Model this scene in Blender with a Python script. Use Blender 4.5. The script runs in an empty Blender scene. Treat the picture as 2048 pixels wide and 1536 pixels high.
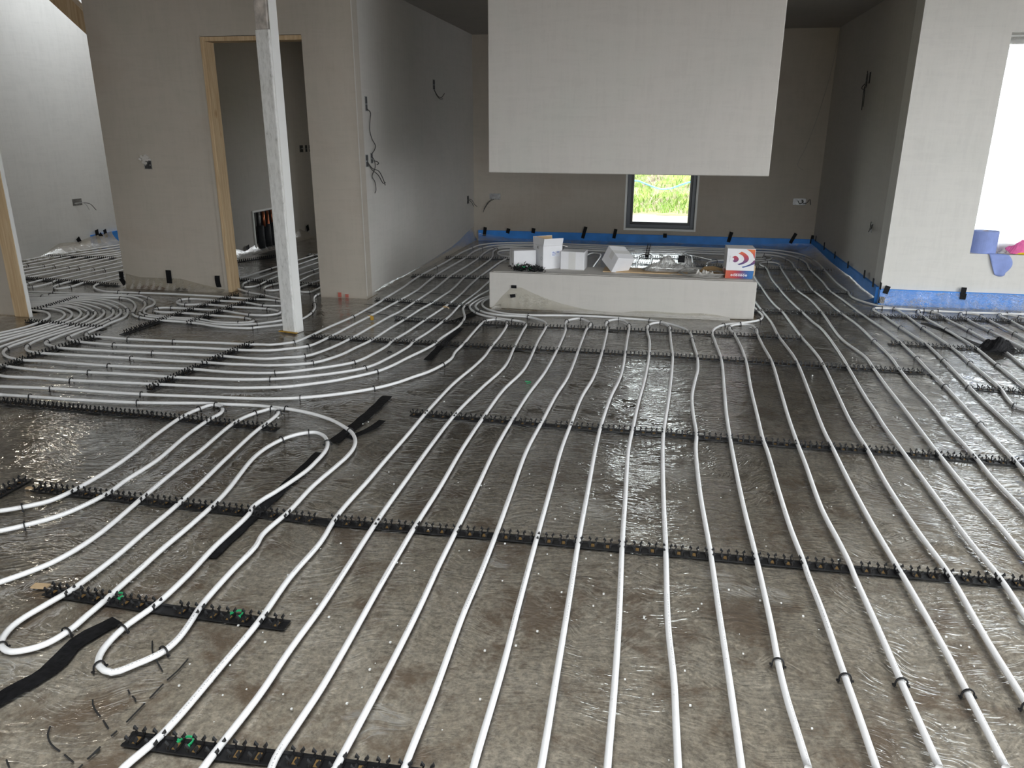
import bpy, bmesh, math, random
import numpy as np
from mathutils import Vector, Matrix
S = bpy.context.scene
C = S.collection
rnd = random.Random(7)
PI = math.pi

# ------------------------------------------------------------------ camera
CAMLOC = (0.0, 0.0, 1.35)
cd = bpy.data.cameras.new('camera'); cam = bpy.data.objects.new('camera', cd); C.objects.link(cam)
cd.sensor_width = 36.0; cd.sensor_fit = 'HORIZONTAL'
cd.lens = 36.0 * 1525.726 / 2048.0
cd.clip_start = 0.05; cd.clip_end = 400
yaw, pitch, roll = math.radians(10.93216), math.radians(18.30255), math.radians(0.23711)
fw = Vector((-math.sin(yaw)*math.cos(pitch), math.cos(yaw)*math.cos(pitch), -math.sin(pitch)))
rt = Vector((math.cos(yaw), math.sin(yaw), 0)); up = rt.cross(fw)
r2 = rt*math.cos(roll) + up*math.sin(roll); u2 = up*math.cos(roll) - rt*math.sin(roll)
m = Matrix((r2, u2, -fw)).transposed().to_4x4(); m.translation = CAMLOC
cam.matrix_world = m
S.camera = cam

# ------------------------------------------------------------------ sky, light, exposure
S.view_settings.view_transform = 'Standard'
S.view_settings.look = 'None'
S.view_settings.gamma = 1.0
S.view_settings.use_curve_mapping = False
S.view_settings.exposure = 0.3
w = bpy.data.worlds.new('overcast_sky'); S.world = w; w.use_nodes = True
bg = w.node_tree.nodes['Background']
bg.inputs[0].default_value = (0.93, 0.97, 1.0, 1)
bg.inputs[1].default_value = 6.0
try:
    S.cycles.max_bounces = 10; S.cycles.diffuse_bounces = 6; S.cycles.glossy_bounces = 4
    S.cycles.transparent_max_bounces = 16; S.cycles.caustics_reflective = False
    S.cycles.caustics_refractive = False; S.cycles.sample_clamp_indirect = 6.0
except Exception:
    pass

def portal(name, loc, rot, sx, sy):
    l = bpy.data.lights.new(name, 'AREA'); l.shape = 'RECTANGLE'; l.size = sx; l.size_y = sy
    l.cycles.is_portal = True
    o = bpy.data.objects.new(name, l); o.location = loc; o.rotation_euler = rot; C.objects.link(o)
# openings through which the sky lights the room, most unseen and sized for brightness (portals emit nothing themselves)
portal('skylight_window', (3.4, 6.9, 1.25), (-PI/2, 0, 0), 1.94, 1.6)
portal('skylight_sliding_door', (5.1, 2.55, 1.15), (0, PI/2, 0), 2.1, 4.5)
portal('skylight_rear', (1.6, -4.1, 1.1), (PI/2, 0, 0), 6.2, 2.1)
portal('skylight_added_roof', (-0.7, 0.2, 2.55), (0, 0, 0), 1.5, 2.0)  # unseen roof openings, added above the camera to brighten floor more than walls
portal('skylight_added_roof', (2.6, 1.55, 2.55), (0, 0, 0), 1.9, 2.1)
portal('skylight_passage', (-5.9, 8.1, 3.45), (0, 0, 0), 0.9, 1.8)
portal('skylight_side_room', (-3.125, 10.1, 0.85), (-PI/2, 0, 0), 0.75, 1.3)
portal('skylight_back', (-0.035, 10.05, 0.9), (-PI/2, 0, 0), 0.85, 1.4)

# ------------------------------------------------------------------ node helpers
def new_mat(name):
    mt = bpy.data.materials.new(name); mt.use_nodes = True
    nt = mt.node_tree; nt.nodes.clear()
    out = nt.nodes.new('ShaderNodeOutputMaterial')
    return mt, nt, out
def N(nt, kind, **kw):
    n = nt.nodes.new(kind)
    for k, v in kw.items():
        if k.startswith('_'): setattr(n, k[1:], v)
        else: n.inputs[k.replace('__', ' ')].default_value = v
    return n
def L(nt, a, b): nt.links.new(a, b)
def ramp(nt, fac, stops, interp='LINEAR'):
    r = nt.nodes.new('ShaderNodeValToRGB'); r.color_ramp.interpolation = interp
    e = r.color_ramp.elements
    while len(e) < len(stops): e.new(0.5)
    for el, (p, c) in zip(e, stops):
        el.position = p; el.color = (c[0], c[1], c[2], 1) if len(c) == 3 else c
    L(nt, fac, r.inputs[0]); return r
def plain(name, col, rough=0.5, spec=0.5, metal=0.0, noise=0.0, scale=30, bump=0.0, bscale=80):
    mt, nt, out = new_mat(name)
    b = N(nt, 'ShaderNodeBsdfPrincipled', Roughness=rough, Metallic=metal)
    b.inputs['Specular IOR Level'].default_value = spec
    tc = N(nt, 'ShaderNodeTexCoord')
    nz = N(nt, 'ShaderNodeTexNoise', Scale=scale, Detail=4.0); L(nt, tc.outputs['Object'], nz.inputs['Vector'])
    lo = tuple(c*(1-noise) for c in col); hi = tuple(min(1, c*(1+noise)) for c in col)
    r = ramp(nt, nz.outputs[0], [(0.3, lo), (0.7, hi)])
    L(nt, r.outputs[0], b.inputs['Base Color'])
    if bump:
        n2 = N(nt, 'ShaderNodeTexNoise', Scale=bscale, Detail=3.0); L(nt, tc.outputs['Object'], n2.inputs['Vector'])
        bm_ = N(nt, 'ShaderNodeBump', Strength=bump, Distance=0.004); L(nt, n2.outputs[0], bm_.inputs['Height'])
        L(nt, bm_.outputs[0], b.inputs['Normal'])
    L(nt, b.outputs[0], out.inputs[0]); return mt

def plaster(name, a, b_, c, streak=0.5, seed=0.0):
    # dry skim plaster: large tonal patches, fine vertical/horizontal trowel streaks
    mt, nt, out = new_mat(name)
    b = N(nt, 'ShaderNodeBsdfPrincipled', Roughness=0.75); b.inputs['Specular IOR Level'].default_value = 0.25
    geo = N(nt, 'ShaderNodeNewGeometry')
    mp = N(nt, 'ShaderNodeMapping'); mp.inputs['Location'].default_value = (seed, seed*1.7, seed*0.6)
    L(nt, geo.outputs['Position'], mp.inputs['Vector'])
    big = N(nt, 'ShaderNodeTexNoise', Scale=1.1, Detail=4.0, Roughness=0.6, Distortion=0.6); L(nt, mp.outputs[0], big.inputs['Vector'])
    col = ramp(nt, big.outputs[0], [(0.30, a), (0.5, b_), (0.70, c)])
    m2 = N(nt, 'ShaderNodeMapping'); m2.inputs['Scale'].default_value = (9, 9, 1.1); m2.inputs['Rotation'].default_value = (0.06, 0.05, 0)
    L(nt, geo.outputs['Position'], m2.inputs['Vector'])
    st = N(nt, 'ShaderNodeTexNoise', Scale=3.0, Detail=6.0, Roughness=0.65, Distortion=0.4); L(nt, m2.outputs[0], st.inputs['Vector'])
    m3 = N(nt, 'ShaderNodeMapping'); m3.inputs['Scale'].default_value = (1.3, 1.3, 9); m3.inputs['Rotation'].default_value = (0.5, 0.35, 0)
    L(nt, geo.outputs['Position'], m3.inputs['Vector'])
    s3 = N(nt, 'ShaderNodeTexNoise', Scale=2.4, Detail=6.0, Roughness=0.65, Distortion=0.8); L(nt, m3.outputs[0], s3.inputs['Vector'])
    ad = N(nt, 'ShaderNodeMath', _operation='ADD'); L(nt, st.outputs[0], ad.inputs[0]); L(nt, s3.outputs[0], ad.inputs[1])
    sr = ramp(nt, ad.outputs[0], [(0.42, (0.82,)*3), (0.5, (1.0,)*3), (0.62, (1.10,)*3)])
    ad2 = N(nt, 'ShaderNodeMath', _operation='MULTIPLY'); ad2.inputs[1].default_value = 0.5; L(nt, ad.outputs[0], ad2.inputs[0]); L(nt, ad2.outputs[0], sr.inputs[0])
    mx = N(nt, 'ShaderNodeMix', _data_type='RGBA', _blend_type='MULTIPLY'); mx.inputs[0].default_value = streak
    L(nt, col.outputs[0], mx.inputs[6]); L(nt, sr.outputs[0], mx.inputs[7])
    L(nt, mx.outputs[2], b.inputs['Base Color'])
    bp = N(nt, 'ShaderNodeBump', Strength=0.18, Distance=0.004); L(nt, ad.outputs[0], bp.inputs['Height']); L(nt, bp.outputs[0], b.inputs['Normal'])
    L(nt, b.outputs[0], out.inputs[0]); return mt

M = {}
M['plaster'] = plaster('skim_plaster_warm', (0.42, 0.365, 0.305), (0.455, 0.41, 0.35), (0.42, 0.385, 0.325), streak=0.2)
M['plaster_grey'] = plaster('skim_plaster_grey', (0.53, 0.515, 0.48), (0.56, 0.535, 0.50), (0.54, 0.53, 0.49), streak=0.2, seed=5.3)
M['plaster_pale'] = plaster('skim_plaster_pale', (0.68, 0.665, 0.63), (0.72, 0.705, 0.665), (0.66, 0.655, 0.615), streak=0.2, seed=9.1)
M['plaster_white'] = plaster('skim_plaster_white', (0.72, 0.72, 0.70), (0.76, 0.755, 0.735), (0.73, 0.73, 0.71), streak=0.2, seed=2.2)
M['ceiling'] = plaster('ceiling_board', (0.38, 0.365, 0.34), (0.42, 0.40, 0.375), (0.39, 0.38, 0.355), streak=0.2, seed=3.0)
M['black_plastic'] = plain('black_plastic', (0.012, 0.012, 0.013), 0.42, 0.4, noise=0.3)
M['black_tape'] = plain('black_tape', (0.008, 0.008, 0.009), 0.6, 0.15, noise=0.5, scale=60, bump=0.6, bscale=45)
M['green_plastic'] = plain('green_plastic', (0.03, 0.42, 0.16), 0.4)
M['glue'] = plain('brown_adhesive', (0.20, 0.12, 0.04), 0.6)
M['blue_foam'] = plain('blue_edge_foam', (0.04, 0.27, 0.80), 0.55, noise=0.12, scale=8)
M['blue_paper'] = plain('blue_paper', (0.30, 0.38, 0.72), 0.85, 0.1, noise=0.06, scale=20, bump=0.3, bscale=120)
M['pink_cloth'] = plain('pink_cloth', (0.85, 0.18, 0.42), 0.9, 0.1, noise=0.1, bump=0.4)
M['yellow_cloth'] = plain('yellow_cloth', (0.80, 0.62, 0.03), 0.9, 0.1, noise=0.1, bump=0.4)
M['carton'] = plain('white_carton', (0.78, 0.78, 0.80), 0.7, 0.2, noise=0.03, scale=12)
M['carton_grey'] = plain('grey_carton', (0.50, 0.49, 0.48), 0.7, 0.2, noise=0.04, scale=12)
M['kraft'] = plain('kraft_card', (0.55, 0.40, 0.24), 0.8, 0.15, noise=0.06, scale=20)
M['box_tape'] = plain('packing_tape', (0.66, 0.655, 0.64), 0.35, 0.4)
M['print_black'] = plain('black_print', (0.02, 0.02, 0.02), 0.7)
M['print_grey'] = plain('grey_print', (0.25, 0.25, 0.26), 0.7)
M['print_blue'] = plain('blue_print', (0.10, 0.17, 0.50), 0.7)
M['label_paper'] = plain('label_paper', (0.80, 0.82, 0.88), 0.6)
M['metal'] = plain('galvanised_steel', (0.30, 0.30, 0.30), 0.45, metal=0.7, noise=0.3)
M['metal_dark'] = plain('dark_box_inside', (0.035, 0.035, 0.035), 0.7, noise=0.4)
M['cable'] = plain('grey_cable', (0.055, 0.052, 0.05), 0.5)
M['cable_white'] = plain('white_cable', (0.55, 0.55, 0.54), 0.5)
M['cable_grey'] = plain('pale_grey_cable', (0.32, 0.31, 0.29), 0.5)
M['copper'] = plain('copper_pipe', (0.55, 0.18, 0.09), 0.35, metal=0.9)
M['lagging'] = plain('black_pipe_lagging', (0.02, 0.022, 0.025), 0.7, noise=0.2)
M['frame_grey'] = plain('grey_window_frame', (0.10, 0.11, 0.125), 0.4)
M['frame_black'] = plain('black_window_gasket', (0.012, 0.012, 0.014), 0.4)
M['bead'] = plain('white_plaster_bead', (0.82, 0.82, 0.80), 0.6)
M['yellow_tape'] = plain('yellow_tape', (0.50, 0.29, 0.04), 0.4, noise=0.2)
M['red_paint'] = plain('red_marker', (0.45, 0.12, 0.09), 0.7)
M['scrap_paper'] = plain('scrap_plastic', (0.62, 0.60, 0.56), 0.5)
M['blue_hose'] = plain('blue_water_hose', (0.16, 0.48, 0.72), 0.4)
M['grass'] = plain('grass_blades', (0.16, 0.26, 0.05), 0.7, 0.2, noise=0.35, scale=3)
M['reed'] = plain('dry_reeds', (0.40, 0.38, 0.24), 0.8, 0.2, noise=0.3, scale=4)
M['shrub'] = plain('dark_shrub', (0.03, 0.055, 0.025), 0.7, noise=0.5, scale=4)
M['pencil'] = plain('black_marker', (0.015, 0.015, 0.015), 0.6)
M['white_bits'] = plain('white_grit', (0.8, 0.8, 0.78), 0.6)
M['lamp_body'] = plain('lamp_housing', (0.03, 0.03, 0.03), 0.5)

def emis(name, col, s):
    mt, nt, out = new_mat(name); e = N(nt, 'ShaderNodeEmission', Strength=s); e.inputs[0].default_value = (*col, 1)
    L(nt, e.outputs[0], out.inputs[0]); return mt
M['lamp_glow'] = emis('lamp_glow', (1.0, 0.93, 0.80), 8.0)

def timber(name, a, b_):
    mt, nt, out = new_mat(name)
    b = N(nt, 'ShaderNodeBsdfPrincipled', Roughness=0.65); b.inputs['Specular IOR Level'].default_value = 0.3
    geo = N(nt, 'ShaderNodeNewGeometry'); mp = N(nt, 'ShaderNodeMapping'); mp.inputs['Scale'].default_value = (22, 22, 1.0)
    L(nt, geo.outputs['Position'], mp.inputs['Vector'])
    n = N(nt, 'ShaderNodeTexNoise', Scale=2.2, Detail=5.0, Distortion=1.2); L(nt, mp.outputs[0], n.inputs['Vector'])
    r = ramp(nt, n.outputs[0], [(0.3, a), (0.65, b_)])
    vo = N(nt, 'ShaderNodeTexVoronoi', Scale=1.0); m2 = N(nt, 'ShaderNodeMapping'); m2.inputs['Scale'].default_value = (7, 7, 3.5)
    L(nt, geo.outputs['Position'], m2.inputs['Vector']); L(nt, m2.outputs[0], vo.inputs['Vector'])
    kn = ramp(nt, vo.outputs['Distance'], [(0.0, (0.35, 0.22, 0.12)), (0.10, (0.8, 0.72, 0.6)), (0.16, (1, 1, 1))])
    mx = N(nt, 'ShaderNodeMix', _data_type='RGBA', _blend_type='MULTIPLY'); mx.inputs[0].default_value = 0.8
    L(nt, r.outputs[0], mx.inputs[6]); L(nt, kn.outputs[0], mx.inputs[7]); L(nt, mx.outputs[2], b.inputs['Base Color'])
    L(nt, b.outputs[0], out.inputs[0]); return mt
M['timber'] = timber('pine_timber', (0.42, 0.29, 0.16), (0.56, 0.42, 0.26))

def post_mat():
    mt, nt, out = new_mat('worn_white_paint')
    b = N(nt, 'ShaderNodeBsdfPrincipled', Roughness=0.55)
    geo = N(nt, 'ShaderNodeNewGeometry'); mp = N(nt, 'ShaderNodeMapping'); mp.inputs['Scale'].default_value = (3, 3, 1)
    L(nt, geo.outputs['Position'], mp.inputs['Vector'])
    n = N(nt, 'ShaderNodeTexNoise', Scale=14.0, Detail=8.0, Roughness=0.75); L(nt, mp.outputs[0], n.inputs['Vector'])
    n2 = N(nt, 'ShaderNodeTexNoise', Scale=1.3, Detail=3.0); L(nt, geo.outputs['Position'], n2.inputs['Vector'])
    r = ramp(nt, n.outputs[0], [(0.30, (0.28, 0.27, 0.25)), (0.40, (0.62, 0.62, 0.60)), (0.55, (0.76, 0.76, 0.745))])
    r2_ = ramp(nt, n2.outputs[0], [(0.35, (0.90, 0.89, 0.86)), (0.6, (1, 1, 1))])
    mx = N(nt, 'ShaderNodeMix', _data_type='RGBA', _blend_type='MULTIPLY'); mx.inputs[0].default_value = 1.0
    L(nt, r.outputs[0], mx.inputs[6]); L(nt, r2_.outputs[0], mx.inputs[7]); L(nt, mx.outputs[2], b.inputs['Base Color'])
    bp = N(nt, 'ShaderNodeBump', Strength=0.3, Distance=0.003); L(nt, n.outputs[0], bp.inputs['Height']); L(nt, bp.outputs[0], b.inputs['Normal'])
    L(nt, b.outputs[0], out.inputs[0]); return mt
M['post'] = post_mat()
M['post_rust'] = plain('rusty_paint', (0.48, 0.44, 0.40), 0.6, noise=0.45, scale=14, bump=0.4)

def pipe_mat():
    # white plastic pipe with a broken line of small dark print along its top
    mt, nt, out = new_mat('white_heating_pipe')
    b = N(nt, 'ShaderNodeBsdfPrincipled', Roughness=0.33); b.inputs['Specular IOR Level'].default_value = 0.45
    uv = N(nt, 'ShaderNodeUVMap'); sp = N(nt, 'ShaderNodeSeparateXYZ'); L(nt, uv.outputs[0], sp.inputs[0])
    cx = N(nt, 'ShaderNodeCombineXYZ'); L(nt, sp.outputs[0], cx.inputs[0])
    n1 = N(nt, 'ShaderNodeTexNoise', Scale=210.0, Detail=1.0); L(nt, cx.outputs[0], n1.inputs['Vector'])
    n2 = N(nt, 'ShaderNodeTexNoise', Scale=2.3, Detail=1.0); L(nt, cx.outputs[0], n2.inputs['Vector'])
    g1 = N(nt, 'ShaderNodeMath', _operation='GREATER_THAN'); g1.inputs[1].default_value = 0.5; L(nt, n1.outputs[0], g1.inputs[0])
    g2 = N(nt, 'ShaderNodeMath', _operation='GREATER_THAN'); g2.inputs[1].default_value = 0.53; L(nt, n2.outputs[0], g2.inputs[0])
    ds = N(nt, 'ShaderNodeMath', _operation='SUBTRACT'); ds.inputs[1].default_value = 0.30; L(nt, sp.outputs[1], ds.inputs[0])
    ab = N(nt, 'ShaderNodeMath', _operation='ABSOLUTE'); L(nt, ds.outputs[0], ab.inputs[0])
    g3 = N(nt, 'ShaderNodeMath', _operation='LESS_THAN'); g3.inputs[1].default_value = 0.024; L(nt, ab.outputs[0], g3.inputs[0])
    m1 = N(nt, 'ShaderNodeMath', _operation='MULTIPLY'); L(nt, g1.outputs[0], m1.inputs[0]); L(nt, g2.outputs[0], m1.inputs[1])
    m2 = N(nt, 'ShaderNodeMath', _operation='MULTIPLY'); L(nt, m1.outputs[0], m2.inputs[0]); L(nt, g3.outputs[0], m2.inputs[1])
    m3 = N(nt, 'ShaderNodeMath', _operation='MULTIPLY'); m3.inputs[1].default_value = 0.6; L(nt, m2.outputs[0], m3.inputs[0])
    geo = N(nt, 'ShaderNodeNewGeometry')
    n4 = N(nt, 'ShaderNodeTexNoise', Scale=70.0, Detail=5.0, Roughness=0.75); L(nt, geo.outputs['Position'], n4.inputs['Vector'])
    dirt = ramp(nt, n4.outputs[0], [(0.28, (0.42, 0.40, 0.37)), (0.36, (0.80, 0.80, 0.80))])
    mx = N(nt, 'ShaderNodeMix', _data_type='RGBA'); L(nt, m3.outputs[0], mx.inputs[0])
    L(nt, dirt.outputs[0], mx.inputs[6]); mx.inputs[7].default_value = (0.12, 0.12, 0.13, 1)
    L(nt, mx.outputs[2], b.inputs['Base Color']); L(nt, b.outputs[0], out.inputs[0]); return mt
M['pipe'] = pipe_mat()

def slab_mat():
    mt, nt, out = new_mat('dusty_subfloor')
    b = N(nt, 'ShaderNodeBsdfPrincipled', Roughness=0.8); b.inputs['Specular IOR Level'].default_value = 0.2
    geo = N(nt, 'ShaderNodeNewGeometry')
    a = N(nt, 'ShaderNodeTexNoise', Scale=1.6, Detail=8.0, Roughness=0.7, Distortion=0.4); L(nt, geo.outputs['Position'], a.inputs['Vector'])
    r = ramp(nt, a.outputs[0], [(0.30, (0.26, 0.205, 0.145)), (0.48, (0.49, 0.43, 0.34)), (0.70, (0.68, 0.62, 0.52))])
    f = N(nt, 'ShaderNodeTexNoise', Scale=60.0, Detail=6.0, Roughness=0.8); L(nt, geo.outputs['Position'], f.inputs['Vector'])
    fr = ramp(nt, f.outputs[0], [(0.32, (0.42,)*3), (0.5, (1.0,)*3), (0.68, (1.6,)*3)])
    mx = N(nt, 'ShaderNodeMix', _data_type='RGBA', _blend_type='MULTIPLY'); mx.inputs[0].default_value = 1.0
    L(nt, r.outputs[0], mx.inputs[6]); L(nt, fr.outputs[0], mx.inputs[7])
    s = N(nt, 'ShaderNodeTexNoise', Scale=3.4, Detail=6.0, Roughness=0.72, Distortion=0.3)
    mp = N(nt, 'ShaderNodeMapping'); mp.inputs['Location'].default_value = (3.7, 1.1, 0); L(nt, geo.outputs['Position'], mp.inputs['Vector']); L(nt, mp.outputs[0], s.inputs['Vector'])
    sr = ramp(nt, s.outputs[0], [(0.50, (0, 0, 0)), (0.62, (0.85,)*3)])
    m2 = N(nt, 'ShaderNodeMix', _data_type='RGBA'); L(nt, sr.outputs[0], m2.inputs[0]); L(nt, mx.outputs[2], m2.inputs[6]); m2.inputs[7].default_value = (0.20, 0.125, 0.065, 1)
    L(nt, m2.outputs[2], b.inputs['Base Color'])
    bp = N(nt, 'ShaderNodeBump', Strength=0.5, Distance=0.004); L(nt, f.outputs[0], bp.inputs['Height']); L(nt, bp.outputs[0], b.inputs['Normal'])
    L(nt, b.outputs[0], out.inputs[0]); return mt
M['slab'] = slab_mat()

def film_mat(name, milk=0.10, rough=0.085, bump=0.26, tint=(0.95, 0.94, 0.92), scale=1.0, milkcol=(0.75, 0.74, 0.70), fmul=1.7):
    # clear polythene: see-through, glossy at the folds, slightly milky
    mt, nt, out = new_mat(name)
    geo = N(nt, 'ShaderNodeNewGeometry')
    wp = N(nt, 'ShaderNodeTexNoise', Scale=1.7*scale, Detail=3.0); L(nt, geo.outputs['Position'], wp.inputs['Vector'])
    sc = N(nt, 'ShaderNodeVectorMath', _operation='SCALE'); sc.inputs['Scale'].default_value = 0.55/scale; L(nt, wp.outputs['Color'], sc.inputs[0])
    av = N(nt, 'ShaderNodeVectorMath', _operation='ADD'); L(nt, geo.outputs['Position'], av.inputs[0]); L(nt, sc.outputs[0], av.inputs[1])
    hs = []
    for rz, sx, sy, sc_ in ((0.5, 5.0, 26.0, 1.0), (-0.9, 4.0, 20.0, 1.0), (1.7, 7.0, 40.0, 1.0)):
        mp = N(nt, 'ShaderNodeMapping'); mp.inputs['Rotation'].default_value = (0, 0, rz); mp.inputs['Scale'].default_value = (sx*scale, sy*scale, sy*scale)
        L(nt, av.outputs[0], mp.inputs['Vector'])
        n = N(nt, 'ShaderNodeTexNoise', Scale=sc_, Detail=2.5, Roughness=0.55, Distortion=0.7); L(nt, mp.outputs[0], n.inputs['Vector'])
        s1 = N(nt, 'ShaderNodeMath', _operation='SUBTRACT'); s1.inputs[1].default_value = 0.5; L(nt, n.outputs[0], s1.inputs[0])
        a1 = N(nt, 'ShaderNodeMath', _operation='ABSOLUTE'); L(nt, s1.outputs[0], a1.inputs[0])
        i1 = N(nt, 'ShaderNodeMath', _operation='SUBTRACT'); i1.inputs[0].default_value = 1.0; L(nt, a1.outputs[0], i1.inputs[1])
        p1 = N(nt, 'ShaderNodeMath', _operation='POWER'); p1.inputs[1].default_value = 3.0; L(nt, i1.outputs[0], p1.inputs[0])
        hs.append(p1)
    s = N(nt, 'ShaderNodeMath', _operation='ADD'); L(nt, hs[0].outputs[0], s.inputs[0]); L(nt, hs[1].outputs[0], s.inputs[1])
    s2 = N(nt, 'ShaderNodeMath', _operation='ADD'); L(nt, s.outputs[0], s2.inputs[0]); L(nt, hs[2].outputs[0], s2.inputs[1])
    bp = N(nt, 'ShaderNodeBump', Strength=bump, Distance=0.010/scale); L(nt, s2.outputs[0], bp.inputs['Height'])
    fr = N(nt, 'ShaderNodeFresnel', IOR=1.5); L(nt, bp.outputs[0], fr.inputs['Normal'])
    f2 = N(nt, 'ShaderNodeMath', _operation='MULTIPLY', _use_clamp=True); f2.inputs[1].default_value = fmul; L(nt, fr.outputs[0], f2.inputs[0])
    tr = N(nt, 'ShaderNodeBsdfTransparent'); tr.inputs[0].default_value = (*tint, 1)
    gl = N(nt, 'ShaderNodeBsdfGlossy', Roughness=rough); gl.inputs[0].default_value = (1, 1, 1, 1); L(nt, bp.outputs[0], gl.inputs['Normal'])
    df = N(nt, 'ShaderNodeBsdfDiffuse'); df.inputs[0].default_value = (*milkcol, 1)
    tl = N(nt, 'ShaderNodeBsdfTranslucent'); tl.inputs[0].default_value = (*milkcol, 1)
    md = N(nt, 'ShaderNodeMixShader'); md.inputs[0].default_value = 0.4; L(nt, df.outputs[0], md.inputs[1]); L(nt, tl.outputs[0], md.inputs[2])
    # milkier on the crests of the folds
    cmx = N(nt, 'ShaderNodeMath', _operation='MAXIMUM'); L(nt, hs[0].outputs[0], cmx.inputs[0]); L(nt, hs[1].outputs[0], cmx.inputs[1])
    pn = N(nt, 'ShaderNodeTexNoise', Scale=2.6*scale, Detail=2.0); L(nt, geo.outputs['Position'], pn.inputs['Vector'])
    pm = N(nt, 'ShaderNodeMapRange'); pm.inputs['From Min'].default_value = 0.45; pm.inputs['From Max'].default_value = 0.65; L(nt, pn.outputs[0], pm.inputs['Value'])
    cm = N(nt, 'ShaderNodeMath', _operation='MULTIPLY'); L(nt, cmx.outputs[0], cm.inputs[0]); L(nt, pm.outputs[0], cm.inputs[1])
    mk = ramp(nt, cm.outputs[0], [(0.0, (milk*0.7,)*3), (0.84, (milk*0.9,)*3), (0.99, (min(1, milk*4.0),)*3)])
    m1 = N(nt, 'ShaderNodeMixShader'); L(nt, mk.outputs[0], m1.inputs[0]); L(nt, tr.outputs[0], m1.inputs[1]); L(nt, md.outputs[0], m1.inputs[2])
    m2 = N(nt, 'ShaderNodeMixShader'); L(nt, f2.outputs[0], m2.inputs[0]); L(nt, m1.outputs[0], m2.inputs[1]); L(nt, gl.outputs[0], m2.inputs[2])
    L(nt, m2.outputs[0], out.inputs[0]); return mt
M['film'] = film_mat('clear_polythene')
M['film_wall'] = film_mat('polythene_on_wall', milk=0.12, rough=0.22, bump=0.35, fmul=0.8, scale=2.2, milkcol=(0.62, 0.59, 0.52), tint=(0.90, 0.89, 0.85))
M['film_blue'] = film_mat('polythene_over_foam', milk=0.10, rough=0.16, bump=0.6, fmul=1.5, scale=2.5, tint=(0.94, 0.96, 0.98))
M['film_bag'] = film_mat('crumpled_polythene', milk=0.55, rough=0.18, bump=0.6, fmul=1.2, scale=3.5, milkcol=(0.80, 0.80, 0.79))
def window_film():
    mt, nt, out = new_mat('window_protection_film')
    geo = N(nt, 'ShaderNodeNewGeometry'); mp = N(nt, 'ShaderNodeMapping'); mp.inputs['Scale'].default_value = (7, 7, 1.6); mp.inputs['Rotation'].default_value = (0, 0.35, 0)
    L(nt, geo.outputs['Position'], mp.inputs['Vector'])
    n = N(nt, 'ShaderNodeTexNoise', Scale=1.3, Detail=4.0, Distortion=1.0); L(nt, mp.outputs[0], n.inputs['Vector'])
    r = ramp(nt, n.outputs[0], [(0.35, (0.40,)*3), (0.52, (0.46,)*3), (0.58, (0.85,)*3), (0.64, (0.46,)*3)])
    bp = N(nt, 'ShaderNodeBump', Strength=0.6, Distance=0.01); L(nt, n.outputs[0], bp.inputs['Height'])
    tr = N(nt, 'ShaderNodeBsdfTransparent'); tr.inputs[0].default_value = (0.96, 0.97, 1, 1)
    tl = N(nt, 'ShaderNodeBsdfTranslucent'); tl.inputs[0].default_value = (0.90, 0.90, 0.93, 1); L(nt, bp.outputs[0], tl.inputs['Normal'])
    mx = N(nt, 'ShaderNodeMixShader'); L(nt, r.outputs[0], mx.inputs[0]); L(nt, tr.outputs[0], mx.inputs[1]); L(nt, tl.outputs[0], mx.inputs[2])
    L(nt, mx.outputs[0], out.inputs[0]); return mt
M['film_window'] = window_film()
def glass():
    mt, nt, out = new_mat('window_glass')
    fr = N(nt, 'ShaderNodeFresnel', IOR=1.45); tr = N(nt, 'ShaderNodeBsdfTransparent'); tr.inputs[0].default_value = (0.96, 0.98, 0.97, 1)
    gl = N(nt, 'ShaderNodeBsdfGlossy', Roughness=0.0)
    mx = N(nt, 'ShaderNodeMixShader'); L(nt, fr.outputs[0], mx.inputs[0]); L(nt, tr.outputs[0], mx.inputs[1]); L(nt, gl.outputs[0], mx.inputs[2])
    L(nt, mx.outputs[0], out.inputs[0]); return mt
M['glass'] = glass()
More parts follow.
